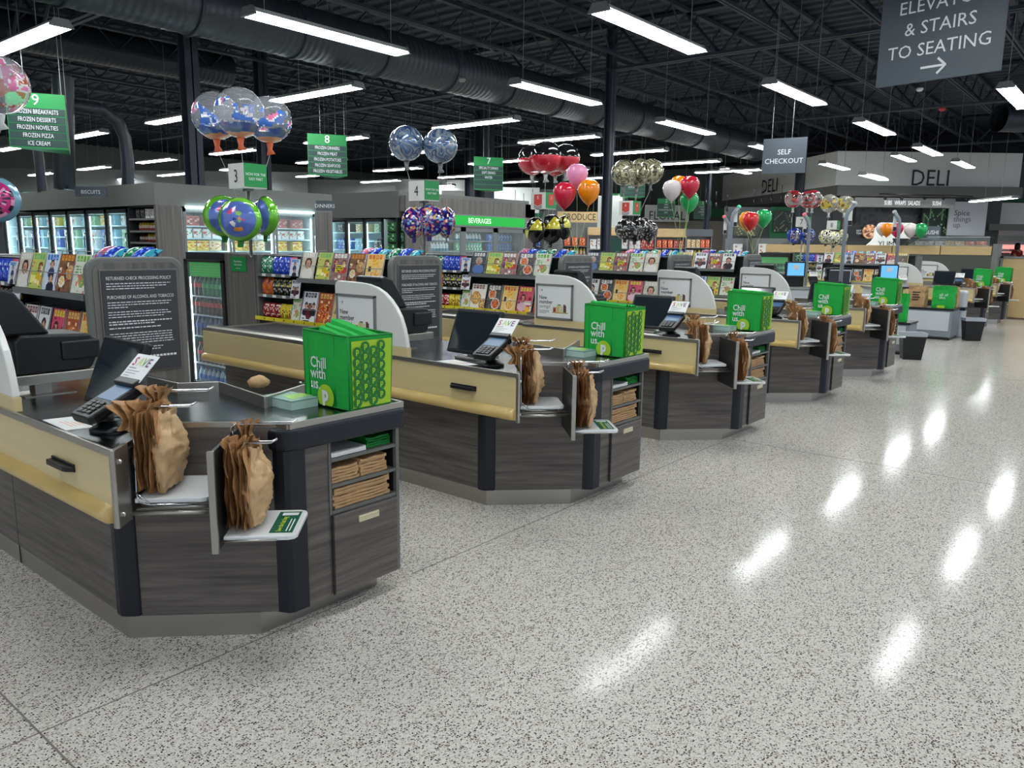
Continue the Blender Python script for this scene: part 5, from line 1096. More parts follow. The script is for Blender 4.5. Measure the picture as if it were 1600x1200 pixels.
board('trim_38', 1202, 325, 1241, 372, 31, GREENWALL, st=True); picture('herb_picture', 1208, 330, 1238, 362, 30.8, (30, 38, 38), [(150, 140, 110), (90, 120, 80), (40, 60, 50)], 16, 'framed herb picture on the green wall behind the latex balloons', 6)
picture('avocado_picture', 1146, 330, 1186, 368, 31, (70, 74, 60), [(130, 130, 80), (40, 44, 36), (170, 160, 110)], 20, 'dark fruit picture behind the orange and red balloons', 8)
o, f = wboard('spice_panel', 1479, 317, 1538, 368, 30.2, mat('pale_panel', (176, 178, 182), .6), 'large pale panel reading spice things up', 'sign', [('Spice', 1487, 337, 8, TXTK, 1.0), ('things', 1487, 346.5, 8, mat('mid_grey_lettering', (90, 92, 94), .6), 1.0), ('up.', 1487, 355.5, 8, mat('mid_grey_lettering', (90, 92, 94), .6), 1.0)])
o, f = wboard('sushi_sign', 1440, 354, 1468, 374, 28, SLATE, 'slate sign reading sushi behind the right latex balloons', 'sign', [('SUSHI', 1445, 366, 6, TXTW, .9)])
o, f = wboard('sandwich_board', 1322, 352, 1352, 372, 28.5, mat('black_menu', (26, 28, 30), .5), 'small black menu panel beside the round sandwich picture', 'sign', [('HOT OR', 1337, 362, 3, TXTW, .8), ('TOASTED', 1337, 366, 3, TXTW, .8)])
f = frd(1359, 362, 28.3); m = MB(f.M @ Matrix.Rotation(radians(90), 4, 'X')); rr = random.Random(2); m.lathe([(.26, -.04), (.26, 0), (.2, .005), (.13, .006), (.06, .007), (.005, .007)], n=18, colf=lambda k, j: lin(*rr.choice([(196, 130, 90), (226, 180, 140), (120, 70, 50)]))); tag(m.build('sandwich_picture', PM, origin=f.o), 'round sandwich picture on the dark deli wall', 'picture')
f = frd(1351, 386, 27); s = 27 / FPX; m = f.mb(); m.extr([(x * s, 0, z * s) for x, z in ((0, 0), (53, 0), (44, 9), (42, 14), (70, 14), (70, 38), (33, 38), (20, 36), (14, 28), (13, 14), (10, 9))], (0, .08, 0)); o = m.build('deli_cutout', WHITE, origin=f.o); tag(o, 'white stepped deli cutout sign behind the orange and pink balloons', 'sign'); m = f.mb(); m.text('YUM', 8.5 * s / .69, (20 * s, -.005, 1 * s), (1, 0, 0), (0, 0, 1), .004, 'LEFT', 1.0); m.build('lettering', TXTK, o)
for k, px in enumerate((1382, 1408, 1444, 1473, 1507)):
    c = atd(px, 306, 28); m = MB(); m.tube([c, c + Vector((0, 0, -.1))], .02, 6); m.tube([c + Vector((0, 0, -.08)), c + Vector((.05, -.05, -.11))], .045, 8); tag(m.build('track_spotlight', BLACK, origin=c), 'black spotlight, %s from the left on the deli menu track' % NTH[k], 'spotlight')
m = MB(); m.tube([atd(1374, 303, 28), atd(1520, 307, 28)], .03, 6); tag(m.build('spotlight_track', BLACK, origin=atd(1440, 304, 28)), 'black track carrying the deli spotlights', 'light track')
for k, (px, py) in enumerate(((1102, 318), (1118, 322), (1135, 327), (1178, 318), (1190, 316), (1205, 314), (1221, 312), (805, 320), (818, 325), (832, 318))):
    c = atd(px, py, 30); m = MB(); m.tube([c + Vector((0, 0, .55)), c + Vector((0, 0, .1))], .012, 5); m.tube([c + Vector((0, 0, .12)), c + Vector((.03, -.03, -.08))], .045, 8); tag(m.build('ceiling_spotlight', BLACK, origin=c), 'black ceiling spotlight, %s of the row above the far aisles' % NTH[k], 'spotlight')
# counter wall of the deli and the tall end panel
X0 = 21.5; t = thing('deli_counter', 'long grey and tan deli counter wall behind the far checkouts', 'counter', (X0 + .3, 5.4, 0))
m = MB(); m.box(X0, X0 + .6, 3.12, 8.6, 0, 1.47); m.build('grey_base', mat('olive_grey_panel', (84, 86, 80), .6), t)
for k in range(5): y = 3.14 + 1.09 * k; m = MB(); m.box(X0 - .012, X0 + .6, y, y + 1.07, 1.48, 1.69); m.build('tan_panel', TAN, t, bevel=.004)
m = MB(); m.box(X0 - .02, X0 + .62, 3.02, 3.12, 0, 1.75); m.build('end_post', GREYF, t)
f = Fr((X0 + .0, 4.95, 1.695), (0, -1, 0)); t = thing('glass_display_case', 'glass food case on top of the deli counter wall', 'display case', f.w(.85, .3, 0)); m = f.mb(); m.box(0, 1.75, 0, .6, 0, .02); m.build('base', STEEL, t); m = f.mb(); m.box(0, 1.75, 0, .012, .02, .2); m.build('front_glass', GLASS, t); m = f.mb(); m.box(0, 1.75, 0, .6, .2, .22); m.build('top_frame', CHROME, t)
row(f, .1, 1.65, .3, .02, ['white carton', 'cream snack box', 'orange snack box'], .2, .1, .2, 'inside the glass case on the deli counter')
m = MB(); m.box(21.95, 22.6, 2.05, 2.95, .03, 1.42); o = m.build('tall_end_panel', TAN, origin=(22.2, 2.5, 0), bevel=.01); tag(o, 'tall tan wood end panel at the far right behind the last counter', 'panel'); m = MB(); m.box(21.93, 22.62, 2.95, 3.0, 0, 1.46); m.box(21.93, 22.62, 2.0, 2.05, 0, 1.46); m.box(21.93, 22.62, 2.0, 3.0, 1.42, 1.46); m.build('grey_edge', GREYF, o)
# right of the deli
board('wall_right_side', 1556, 318, 1640, 352, 33, FASC, st=True); board('trim_39', 1545, 350, 1640, 360, 31, LEDGE, st=True); board('trim_40', 1560, 368, 1640, 377, 30, LEDGE, st=True); board('trim_41', 1558, 306, 1640, 320, 33.5, GREENWALL, st=True); board('wall_service', 1556, 360, 1640, 400, 38, WHITEWALL, st=True)
f = frd(1555, 398, 36); t = thing('meat_case', 'pink lit open case at the far right edge behind the person', 'display case', f.o); s = 36 / FPX
m = f.mb(); m.box(0, 60 * s, .3, .36, 0, 15 * s); m.box(0, 60 * s, 0, .36, 14 * s, 16 * s); m.build('back_panel', mat('pink_glow_panel', (240, 170, 160), .5, emit=.35), t); m = f.mb(); m.box(0, 60 * s, 0, .36, -1.4, 0); m.box(0, 60 * s, 0, .3, 5 * s, 5.6 * s); m.build('base', GREYF, t)
row(f, .03, 1.2, .12, 0, ['red snack box', 'white carton'], .14, .1, .14, 'in the pink lit case at the right edge'); row(f, .03, 1.2, .12, 5.7 * s, ['white carton', 'red snack box'], .14, .1, .14, 'on the upper shelf of the pink lit case')
# ============================================================ self checkout area, bins, person
LGREY = mat('light_grey_plastic', (196, 200, 204), .4); MGREY = mat('mid_grey_plastic', (128, 134, 142), .4)
GLOW = mat('blue_screen_glow', (90, 160, 230), .3, emit=.42)
def sco(px, py, d, scr, label, icon):
    f = frd(px, py, d); f = Fr((f.o.x, f.o.y, 0), UX); zc = atd(px, py, d).z; t = thing('self_checkout', label, 'self checkout', f.o, 'self checkouts')
    m = f.mb(); m.box(-.26, .26, -.05, .5, .0, .86); m.build('cabinet', LGREY, t, bevel=.015)
    m = f.mb(); m.box(-.3, .3, -.08, .5, .86, .9); m.build('scanner_bed', STEEL, t); m = f.mb(); m.box(-.14, .2, .12, .4, .9, 1.12); m.build('printer_block', BLACK, t, bevel=.01)
    m = f.mb(); m.box(-.12, .14, .1, .36, 1.12, zc - .14); m.build('speaker_block', MGREY, t, bevel=.01); m = f.mb(); m.box(-.07, .05, .09, .11, 1.15, 1.25); m.build('slot', BLACK, t)
    m = f.mb(); m.box(-.18, .18, .02, .07, zc - .14, zc + .14); m.build('monitor', BLACKG, t, bevel=.008)
    m = f.mb(); m.box(-.15, .15, .014, .022, zc - .11, zc + .115); sc_ = m.build('screen', scr, t)
    if icon: m = f.mb(); m.box(-.05, .05, .008, .016, zc, zc + .085); m.build('icon', WHITE, sc_)
    return t
sco(1244, 421, 14.2, GLOW, 'self checkout with a lit blue screen right of the fourth white partition', True)
sco(1390, 425, 14.6, GLOW, 'self checkout with a pale lit screen behind the fifth tote', True)
f = frd(1316, 432, 13.8); f = Fr((f.o.x, f.o.y, 0), UX); zc = atd(1316, 432, 13.8).z; t = thing('self_checkout', 'self checkout seen from its black back behind the fourth tote', 'self checkout', f.o, 'self checkouts')
m = f.mb(); m.box(-.25, .25, 0, .5, 0, .9); m.build('cabinet', LGREY, t, bevel=.015); m = f.mb(); m.box(-.24, .2, .05, .2, .9, zc + .15); m.build('back_cover', BLACKG, t, bevel=.02); m = f.mb(); m.box(-.2, .17, .035, .05, zc + .1, zc + .115); m.box(.155, .17, .035, .05, zc - .1, zc + .1); m.build('trim_line', LGREY, t)
for px, py, d, lab in ((1271, 428, 14.3, 'white SAVE card on the reader of the blue screened self checkout'), (1411, 434, 14.2, 'white SAVE card on the reader of the pale screened self checkout')):
    f = frd(px, py, d); t = thing('promotion_card', lab, 'card', f.o); m = MB(f.M @ Matrix.Rotation(radians(-30), 4, 'X')); m.box(-.075, .075, 0, .004, -.045, .045); m.build('card', PAPER, t); m = MB(f.M @ Matrix.Rotation(radians(-30), 4, 'X')); m.text('SAVE', .05, (0, -.001, 0), (1, 0, 0), (0, 0, 1), .001, 'CENTER'); m.build('lettering', TXTK, t)
    t = thing('payment_terminal', lab.replace('white SAVE card on the reader', 'black card reader'), 'card reader', f.w(0, 0, -.5)); m = MB(f.M); m.extr([(-.08, -.1, -.16), (-.08, .03, -.045), (-.08, .05, -.06), (-.08, -.08, -.19)], (.16, 0, 0)); m.build('body', BLACK, t); m = MB(f.M); m.tube([(0, 0, -.12), (0, .03, -.5)], .025, 8); m.build('post', BLACK, t)
def lamp_pole(px, py0, py1, d, flip, tip, label):
    b = atd(px, py1, d); f = Fr((b.x, b.y, 0), UX); z = atd(px, py0, d).z; s = -1 if flip else 1; t = thing('lane_light_pole', label, 'light pole', f.o, 'self checkout poles')
    m = f.mb(); m.tube([(-.04 * s, 0, 0), (-.02 * s, 0, z - .2), (0, 0, z - .12), (.085 * s, 0, z)], [.03, .03, .033, .036], 10); m.build('pole', MGREY, t)
    m = f.mb(); m.tube([(.085 * s, 0, z), (.1 * s, 0, z + .022), (.112 * s, 0, z + .038)], [.037, .038, .024], 10); m.build('signal_tip', tip, t)
    m = f.mb(); x0, x1 = sorted((.02 * s, .085 * s)); m.box(x0, x1, .03, .045, z - .34, z - .06); sg = m.build('hanging_plate', WHITE, t); m = f.mb(); m.box(x0 + .004, x1 - .004, .024, .03, z - .335, z - .26); m.build('dark_band', BLACK, sg)
PINK = mat('pink_signal', (236, 110, 120), .4, emit=.15); MINT = mat('green_signal', (70, 200, 150), .4, emit=.12)
lamp_pole(1142, 325, 400, 14.5, False, MINT, 'grey pole light with a green tip left of the latex trio')
lamp_pole(1135, 340, 400, 16.5, True, PINK, 'grey pole light with a pink tip facing left')
lamp_pole(1257, 337, 430, 15.5, True, PINK, 'grey pole light with a pink tip in front of the blue foil balloons')
lamp_pole(1316, 320, 440, 12.8, False, LGREY, 'tall grey pole light in front of the clear gold balloons')
lamp_pole(1398, 333, 410, 14.8, True, LGREY, 'grey pole light between the orange and pink balloons')
def bag_stand(x0, x1, y0, y1, h, label):
    t = thing('bagging_stand', label, 'bagging stand', ((x0 + x1) / 2, (y0 + y1) / 2, 0), 'bagging stands')
    m = MB(); m.box(x0, x1, y0, y1, .04, h - .03); m.build('body', MGREY, t, bevel=.03, seg=3); m = MB(); m.box(x0 - .006, x0 + .02, y0 + .05, y1 - .03, .16, h - .06); m.build('white_panel', LGREY, t, bevel=.004)
    m = MB(); m.box(x0 - .01, x1, y0 - .01, y1, h - .03, h); m.box(x0 + .02, x1, y0 + .02, y1, 0, .04); m.build('black_edge', BLACK, t, bevel=.006); return t
bag_stand(15.75, 16.4, 2.78, 3.62, .56, 'wide white bagging stand carrying a paper bag and a green tote'); bag_stand(13.0, 13.5, 2.86, 3.3, .5, 'narrow white bagging stand behind the first trash bin')
t = thing('bagging_scale', 'pale rounded scale unit behind the tote on the wide stand', 'scale', (16.5, 3.0, 0)); m = MB(); m.box(16.42, 16.7, 2.72, 3.0, 0, .86); m.build('column', LGREY, t, bevel=.05, seg=3); m = MB(); m.box(16.41, 16.71, 2.71, 3.01, .5, .56); m.build('black_band', BLACK, t)
m = MB(); m.smooth = True
def crumple(x0, x1, y0, y1, z0, z1, seed, m_=None, name='paper_bag', n=14):
    m = MB(); m.smooth = False
    def fn(a, b):
        an = a * 4; k = int(an) % 4; f_ = an - int(an); P_ = [(x0, y1), (x0, y0), (x1, y0), (x1, y1)]; q, r_ = P_[k], P_[(k + 1) % 4]; nn = .014 * noise.noise((a * 9 + seed, b * 5, 1)) + (.03 * noise.noise((a * 16, b * 3, seed)) if b > .8 else 0)
        return (q[0] + (r_[0] - q[0]) * f_ + nn, q[1] + (r_[1] - q[1]) * f_ + nn, z0 + (z1 - z0) * b + (.05 * noise.noise((a * 14, seed, 2)) if b > .9 else 0))
    m.grid(24, n, fn, closeu=True); return m.build(name, m_ or KRAFT, origin=((x0 + x1) / 2, (y0 + y1) / 2, z0))
b = crumple(15.82, 16.1, 3.28, 3.56, .562, .93, 3); tag(b, 'open brown paper bag standing left of the tote on the wide bagging stand', 'paper bag'); m = MB()
for k in range(4): m.quad(*[(15.79, 3.48 - a, .82 - .045 * k + c) for a, c in ((0, 0), (.13 - .02 * (k % 2), 0), (.13 - .02 * (k % 2), .02), (0, .02))])
m.build('print', TXTK, b)
b = crumple(15.84, 16.1, 2.82, 3.16, .562, .95, 7, GREEN, 'tote_bag', 6); tag(b, 'green tote with white print standing on the wide white bagging stand', 'tote bag'); m = MB(); m.text('all of', .07, (15.815, 3.04, .78), (0, -1, 0), (0, 0, 1), .004); m.text('this', .07, (15.815, 3.04, .73), (0, -1, 0), (0, 0, 1), .004); m.build('lettering', TXTW, b); m = MB(); m.box(15.80, 15.82, 2.94, 3.06, .565, .61); m.build('logo', LIME, b)
b = crumple(16.2, 16.4, 2.82, 2.98, .562, .93, 17); tag(b, 'brown paper bag tucked behind the tote on the wide bagging stand', 'paper bag')
b = crumple(13.06, 13.2, 2.94, 3.06, .502, .93, 27, GREEN, 'tote_bag', 6); tag(b, 'narrow green tote standing edge on at the narrow bagging stand', 'tote bag')
LINER = mat('bin_liner', (206, 212, 220), .35, alpha=.75)
def bin_(x, y, label, h=.39):
    t = thing('trash_bin', label, 'trash bin', (x, y, 0), 'trash bins'); f = Fr((x, y, 0), (cos(radians(-62)), sin(radians(-62)), 0))
    def shell(m, w0, w1, d0, d1, z0, z1):
        a = [(-w0, -d0), (w0, -d0), (w0, d0), (-w0, d0)]; b = [(-w1, -d1), (w1, -d1), (w1, d1), (-w1, d1)]; A = [m.pt((*p, z0)) for p in a]; B = [m.pt((*p, z1)) for p in b]
        for k in range(4): m.face([A[k], A[(k + 1) % 4], B[(k + 1) % 4], B[k]])
        return A, B
    m = f.mb(); A, B = shell(m, .125, .165, .09, .125, 0, h); m.face(A[::-1]); A, B = shell(m, .12, .16, .085, .12, .01, h); m.build('body', BLACK, t, bevel=.008)
    m = f.mb(); A, B = shell(m, .164, .174, .124, .134, h - .045, h + .006); A, B = shell(m, .172, .15, .132, .11, h + .006, h + .004); A, B = shell(m, .15, .145, .11, .105, h + .004, h - .1); m.build('liner', LINER, t)
bin_(12.62, 2.72, 'black trash bin with a clear liner nearest the walkway'); bin_(16.05, 2.50, 'black trash bin with a clear liner beside the wide bagging stand', .4)
# person far at the right edge, seen from behind: dark hair, red top
pp = atd(1589, 395, 34.3); px_, py_ = pp.x, pp.y; zs = 1.0
t = thing('person', 'person with dark hair in a red top far away at the right edge', 'person', (px_, py_, .18))
def skin_body(name, verts, edges, rad, m_, par):
    me = bpy.data.meshes.new(name); og = Vector(ORG[par.name]); me.from_pydata([Vector(v) - og for v in verts], edges, []); me.materials.append(m_)
    o = bpy.data.objects.new(name, me); COL.objects.link(o); o.parent = par; ORG[o.name] = og
    sk = o.modifiers.new('skin', 'SKIN'); sk.use_smooth_shade = True
    for v, r_ in zip(me.skin_vertices[0].data, rad): v.radius = (r_, r_)
    me.skin_vertices[0].data[0].use_root = True; o.modifiers.new('sub', 'SUBSURF').levels = 1; o.modifiers['sub'].render_levels = 2; return o
PZ = .18
struct(MB().box(px_ - .5, px_ + .5, py_ - .5, py_ + .5, 0, PZ).build('trim_42', GREYF), 'low grey platform under the far person')
def P_(x, y, z): q = UX * x + AWAY * y; return (px_ + q.x, py_ + q.y, z + PZ)
bv = [P_(0, 0, .92), P_(0, 0, 1.12), P_(0, .0, 1.34), P_(0, 0, 1.44), P_(0, 0, 1.52), P_(0, -.02, 1.62), P_(-.17, 0, 1.38), P_(-.22, 0, 1.12), P_(-.2, -.1, .9), P_(-.19, -.14, .82), P_(.17, 0, 1.38), P_(.22, 0, 1.12), P_(.2, -.1, .9), P_(.19, -.14, .82), P_(-.09, 0, .86), P_(-.1, -.01, .48), P_(-.1, .02, .09), P_(-.1, -.1, .05), P_(.09, 0, .86), P_(.1, -.01, .48), P_(.1, .02, .09), P_(.1, -.1, .05)]
be = [(0, 1), (1, 2), (2, 3), (3, 4), (4, 5), (2, 6), (6, 7), (7, 8), (8, 9), (2, 10), (10, 11), (11, 12), (12, 13), (0, 14), (14, 15), (15, 16), (16, 17), (0, 18), (18, 19), (19, 20), (20, 21)]
skin_body('body', bv, be, [.14, .13, .14, .06, .055, .1, .06, .045, .035, .035, .06, .045, .035, .035, .09, .06, .045, .04, .09, .06, .045, .04], mat('skin', (196, 140, 110), .5), t)
skin_body('red_top', [P_(0, 0, .9), P_(0, 0, 1.12), P_(0, 0, 1.36), P_(-.17, 0, 1.38), P_(-.215, 0, 1.18), P_(.17, 0, 1.38), P_(.215, 0, 1.18)], [(0, 1), (1, 2), (2, 3), (3, 4), (2, 5), (5, 6)], [.165, .15, .155, .075, .06, .075, .06], mat('red_cloth', (150, 22, 34), .7), t)
skin_body('trousers', [P_(0, 0, .93), P_(-.09, 0, .84), P_(-.1, 0, .48), P_(-.1, .01, .1), P_(.09, 0, .84), P_(.1, 0, .48), P_(.1, .01, .1)], [(0, 1), (1, 2), (2, 3), (0, 4), (4, 5), (5, 6)], [.15, .1, .075, .065, .1, .075, .065], mat('dark_cloth', (30, 32, 40), .7), t)
m = MB(); m.smooth = True; c = Vector(P_(0, .015, 1.635)); m.lathe([(.02, .125), (.07, .11), (.1, .06), (.112, 0), (.115, -.07), (.105, -.15), (.09, -.17)][::-1], c, 14); m.build('hair', mat('dark_hair', (24, 18, 16), .5), t)
# odds and ends on the near counters
b = MB(); b.smooth = True; b.lathe([(.01, -.02), (.04, -.012), (.05, .01), (.03, .03), (.008, .034)], (1.99, 3.13, .958), 12)
for k, v in enumerate(b.v): b.v[k] = v + Vector(noise.noise_vector(v * 30)) * .012
tag(b.build('wadded_bag', KRAFT, origin=(1.97, 3.04, .945)), 'wadded brown bag behind the steel rail of the nearest counter', 'bag')
t = thing('spare_hooks', 'wire bag hooks behind the steel rail of the nearest counter', 'hooks', (2.2, 3.2, .9))
for px, py in ((468, 598), (486, 604)):
    q = atz(px, py, .975); x, y = q.x, q.y; m = MB(); m.tube([(x + .22, y - .05, .90), (x + .22, y - .05, .955), (x + .19, y - .045, .965), (x + .03, y, .967), (x, y, .977)], .004, 6); m.build('hook_wire', CHROME, t)
# ============================================================ balloons
BUB = print_mat('bubble_balloon', .04, alpha=.5, coat=.8); LATX = {}
FOILS = print_mat('foil_balloon', .18, coat=.7, metal=.25); STR = mat('balloon_ribbon', (196, 200, 196), .5); STRG = mat('green_ribbon', (150, 190, 110), .5)
def bal_lines(t, c, r, anchor, m_=STR, neck=None, nm=None):
    c, anchor = Vector(c), Vector(anchor)
    m = MB(); m.tube([c + Vector((0, 0, -r * 1.0)), c + Vector((0, 0, -r * 1.28)), c + Vector((.01, 0, -r * 1.5))], [r * .16, r * .1, r * .2], 8); m.build('neck', nm or STR, t)
    m = MB(); mid = (c + anchor) / 2 + Vector((0, 0, -.02)); m.tube([c + Vector((0, 0, -r * 1.45)), mid, anchor], .0022, 4); m.build('ribbon', m_, t)
def bubble(c, r, seed, style, label, group, anchor):
    t = thing('bubble_balloon', label, 'balloon', c, group); n, nr = 72, 44
    def cf(k, j):
        th = pi * (k + .5) / nr; a = 2 * pi * (j + .5) / n; lat = -cos(th); v = Vector((sin(th) * cos(a), sin(th) * sin(a), lat)); s3 = Vector((seed, seed * 2, 0))
        nz = noise.noise(v * 3 + s3); nz2 = noise.noise(v * 1.5 + s3 * 2); nz3 = noise.noise(v * 2.7 + s3 * 3); nz4 = noise.noise(v * 1.6 + s3 * 4)
        pk = lambda *c: c[min(len(c) - 1, int((nz4 * .9 + .5) * len(c)) if nz4 > -.5 else 0)]
        if style == 'sea':
            if lat < -.8 + .05 * nz: return lin(226, 150, 90, .9)
            if lat < -.5 + .14 * nz3: return lin(*((40, 76, 150) if nz > .1 else (66, 110, 170) if nz > -.15 else (96, 120, 130)), .85)
            if -.4 < lat < .5 and nz2 > .1: return lin(*((60, 120, 214) if nz3 > .1 else (240, 242, 240) if nz3 > -.14 else pk((232, 120, 160), (60, 110, 200))), .88)
            return (.85, .9, .95, .14)
        if style == 'pop':
            if nz2 > -.02 and abs(lat) < .8: return lin(*((232, 120, 172) if nz > .08 else (240, 236, 236) if nz > -.12 else (190, 104, 70)), .85)
            return (.8, .85, .95, .22)
        if style == 'redblack':
            if v.dot(Vector((-.75, -.5, 0))) > -.25:
                if lat < .08: return lin(206, 36, 56, .94)
                return lin(20, 20, 22, .94)
            return lin(196, 200, 196, .45 if nz3 < .1 else .8)
        if style == 'red':
            if lat > .72 or lat < -.72: return lin(190, 40, 60, .8)
            if nz2 > .1: return lin(*((80, 50, 44) if nz3 > 0 else (170, 60, 60)), .8)
            return lin(214, 206, 206, .3)
        if nz2 > .1 and abs(lat) < .6: return lin(*((206, 180, 60) if nz3 > -.05 else (120, 90, 40)), .85)
        return lin(214, 212, 200, .26)
    m = MB(); m.lathe([(max(.004, r * sin(pi * k / nr)), -r * cos(pi * k / nr)) for k in range(nr + 1)], c, n, colf=cf, cap=False); m.build('envelope', BUB, t)
    bal_lines(t, c, r, anchor, nm=mat('orange_neck', (226, 110, 70), .4) if style == 'sea' else None)
def marble(name, stops):
    if name in MATS: return MATS[name]
    m = bpy.data.materials.new(name); m.use_nodes = True; N = m.node_tree.nodes; L = m.node_tree.links; b = N['Principled BSDF']; tc = N.new('ShaderNodeTexCoord')
    n = N.new('ShaderNodeTexNoise'); n.inputs['Scale'].default_value = 4.2; n.inputs['Detail'].default_value = 1.5; n.inputs['Distortion'].default_value = 1.1; L.new(tc.outputs['Object'], n.inputs['Vector'])
    mu = N.new('ShaderNodeMath'); mu.operation = 'MULTIPLY'; mu.inputs[1].default_value = 7.0; fr = N.new('ShaderNodeMath'); fr.operation = 'FRACT'; L.new(n.outputs['Fac'], mu.inputs[0]); L.new(mu.outputs[0], fr.inputs[0])
    r = N.new('ShaderNodeValToRGB'); e = r.color_ramp.elements
    for k, (p, c) in enumerate(stops):
        q = e[k] if k < 2 else e.new(p); q.position = p; q.color = srgb(*c)
    L.new(fr.outputs[0], r.inputs['Fac']); L.new(r.outputs['Color'], b.inputs['Base Color']); b.inputs['Roughness'].default_value = .16; b.inputs['Metallic'].default_value = .25; b.inputs['Coat Weight'].default_value = .7; b.inputs['Coat Roughness'].default_value = .06
    MATS[name] = m; return m
MBLUE = marble('blue_marbled_foil', [(0, (60, 104, 156)), (1, (52, 84, 132)), (.25, (120, 146, 170)), (.36, (182, 172, 152)), (.46, (150, 158, 164)), (.62, (74, 112, 160)), (.8, (40, 62, 104)), (.88, (176, 176, 170))])
MCREAM = marble('cream_marbled_foil', [(0, (150, 144, 112)), (1, (60, 58, 50)), (.3, (206, 200, 160)), (.5, (110, 104, 84)), (.6, (34, 34, 32)), (.7, (190, 184, 150)), (.85, (50, 48, 42))])
def orb(c, r, seed, m_, label, group, anchor):        # marbled foil sphere
    t = thing('marble_balloon', label, 'balloon', c, group); n, nr = 36, 24
    m = MB(); m.lathe([(max(.004, r * sin(pi * k / nr)), -r * cos(pi * k / nr)) for k in range(nr + 1)], c, n, cap=False); o = m.build('envelope', m_, t); o.rotation_euler = (0, 0, seed * 1.0); bal_lines(t, c, r, anchor, nm=SHELFG)
def foil(c, r, face, seed, style, label, group, anchor, thick=.5):     # flat foil balloon, face = azimuth it turns to
    t = thing('foil_balloon', label, 'balloon', c, group); rr = random.Random(seed); a = radians(face); n = 36
    nx = Vector((cos(a), sin(a), 0)); sx = Vector((-sin(a), cos(a), 0)); M = Matrix(((sx.x, 0, nx.x, c[0]), (sx.y, 0, nx.y, c[1]), (0, 1, 0, c[2]), (0, 0, 0, 1)))
    nr = 16; prof = [(max(.004, r * sin(pi * k / nr) * (1.03 if k == nr // 2 else 1)), -r * thick * cos(pi * k / nr) * (1 if k != nr // 2 else 0)) for k in range(nr + 1)]
    def cf(k, j):
        rad = sin(pi * (k + .5) / nr); nz = noise.noise((j * .5 + seed, k * .6, seed))
        if style == 'green':
            if rad > .86: return lin(110, 190, 50)
            if rad > .8: return lin(24, 70, 40)
            if rad < .62 and (j // 5 + k) % 3 == 0: return lin(*[(236, 150, 70), (150, 200, 90), (226, 70, 120), (40, 50, 130), (240, 236, 230)][(j // 5) % 5])
            return lin(96, 120, 196)
        if style == 'purple': return lin(*rr.choice([(50, 30, 130), (50, 30, 130), (70, 40, 150), (30, 24, 70), (236, 190, 120), (220, 100, 120), (120, 180, 220)]))
        if style == 'bee': return lin(206, 196, 70) if (j * 6 // n) % 3 == 0 and rad < .97 else lin(18, 18, 20)
        if style == 'speck': return lin(*rr.choice([(20, 20, 22), (20, 20, 22), (30, 30, 32), (70, 68, 66), (190, 186, 180)]))
        if style == 'blue': return lin(30, 64, 160) if rad > .7 else lin(*rr.choice([(30, 64, 160), (120, 90, 80), (200, 190, 180), (40, 40, 60)]))
        if style == 'pop': return lin(120, 170, 190) if rad > .8 else lin(*rr.choice([(210, 50, 130), (240, 170, 200), (40, 30, 40), (210, 50, 130)]))
        return lin(*rr.choice([(236, 236, 226), (236, 236, 226), (226, 214, 90), (30, 30, 32)]))
    m = MB(M); m.lathe(prof, (0, 0, 0), n, colf=cf, cap=False)
    for k, v in enumerate(m.v):
        d_ = v - Vector(c); 
        if d_.length > r * .7: m.v[k] = v + nx * (.012 * r * 5 * noise.noise(v * 22))
    m.build('envelope', FOILS, t)
    m = MB(); c_ = Vector(c); m.extr([c_ + Vector((0, 0, -r * .96)) + sx * -.03, c_ + Vector((0, 0, -r * .96)) + sx * .03, c_ + Vector((0, 0, -r * 1.3)) + sx * .02, c_ + Vector((0, 0, -r * 1.3)) - sx * .03], nx * .006)
    m.build('tail', mat({'green': 'green_tail', 'purple': 'purple_tail'}.get(style, 'dark_tail'), {'green': (40, 120, 40), 'purple': (50, 30, 120)}.get(style, (40, 40, 44)), .35), t)
    m = MB(); m.tube([c_ + Vector((0, 0, -r * 1.2)), (c_ + Vector(anchor)) / 2 + Vector((0, 0, -.03)), Vector(anchor)], .0022, 4); m.build('ribbon', STR, t)
def latex(c, r, rgb, label, group, anchor, name):
    t = thing('latex_balloon', label, 'balloon', c, group); mm = mat('latex_%s' % name, rgb, .2, coat=.5)
    m = MB(); m.lathe([(.006, -r * 1.32), (r * .16, -r * 1.24), (r * .48, -r * .98), (r * .78, -r * .6), (r * .95, -r * .2), (r, r * .15), (r * .93, r * .5), (r * .72, r * .8), (r * .4, r * .96), (.006, r)], c, 22, cap=False); m.build('envelope', mm, t)
    m = MB(); m.lathe([(r * .12, -r * 1.42), (r * .05, -r * 1.34), (r * .08, -r * 1.28)], c, 8); m.build('knot', mm, t)
    m = MB(); C_ = Vector(c) + Vector((0, 0, -r * 1.38)); m.tube([C_, (C_ + Vector(anchor)) / 2 + Vector((.01, 0, 0)), Vector(anchor)], .0025, 4); m.build('ribbon', STRG, t)
def pole(k): return Vector((1.885 + k * D, 6.46, 0))
def dpt(v): return (Vector(v) - CAM).dot(FW)
for k, (px, py, rp, dd) in enumerate(((337, 181, 36, .12), (374, 176, 38, -.1), (420, 187, 35, .05))):
    d = dpt(pole(1) + Vector((0, 0, 2.6))) + dd; bubble(atd(px, py, d), rp * d / FPX, 3 + k, 'sea', '%s clear bubble balloon with a blue wavy print above lane sign 3' % ('left', 'middle', 'right')[k], 'clear wave printed balloons', pole(1) + Vector((0, 0, 1.5)))
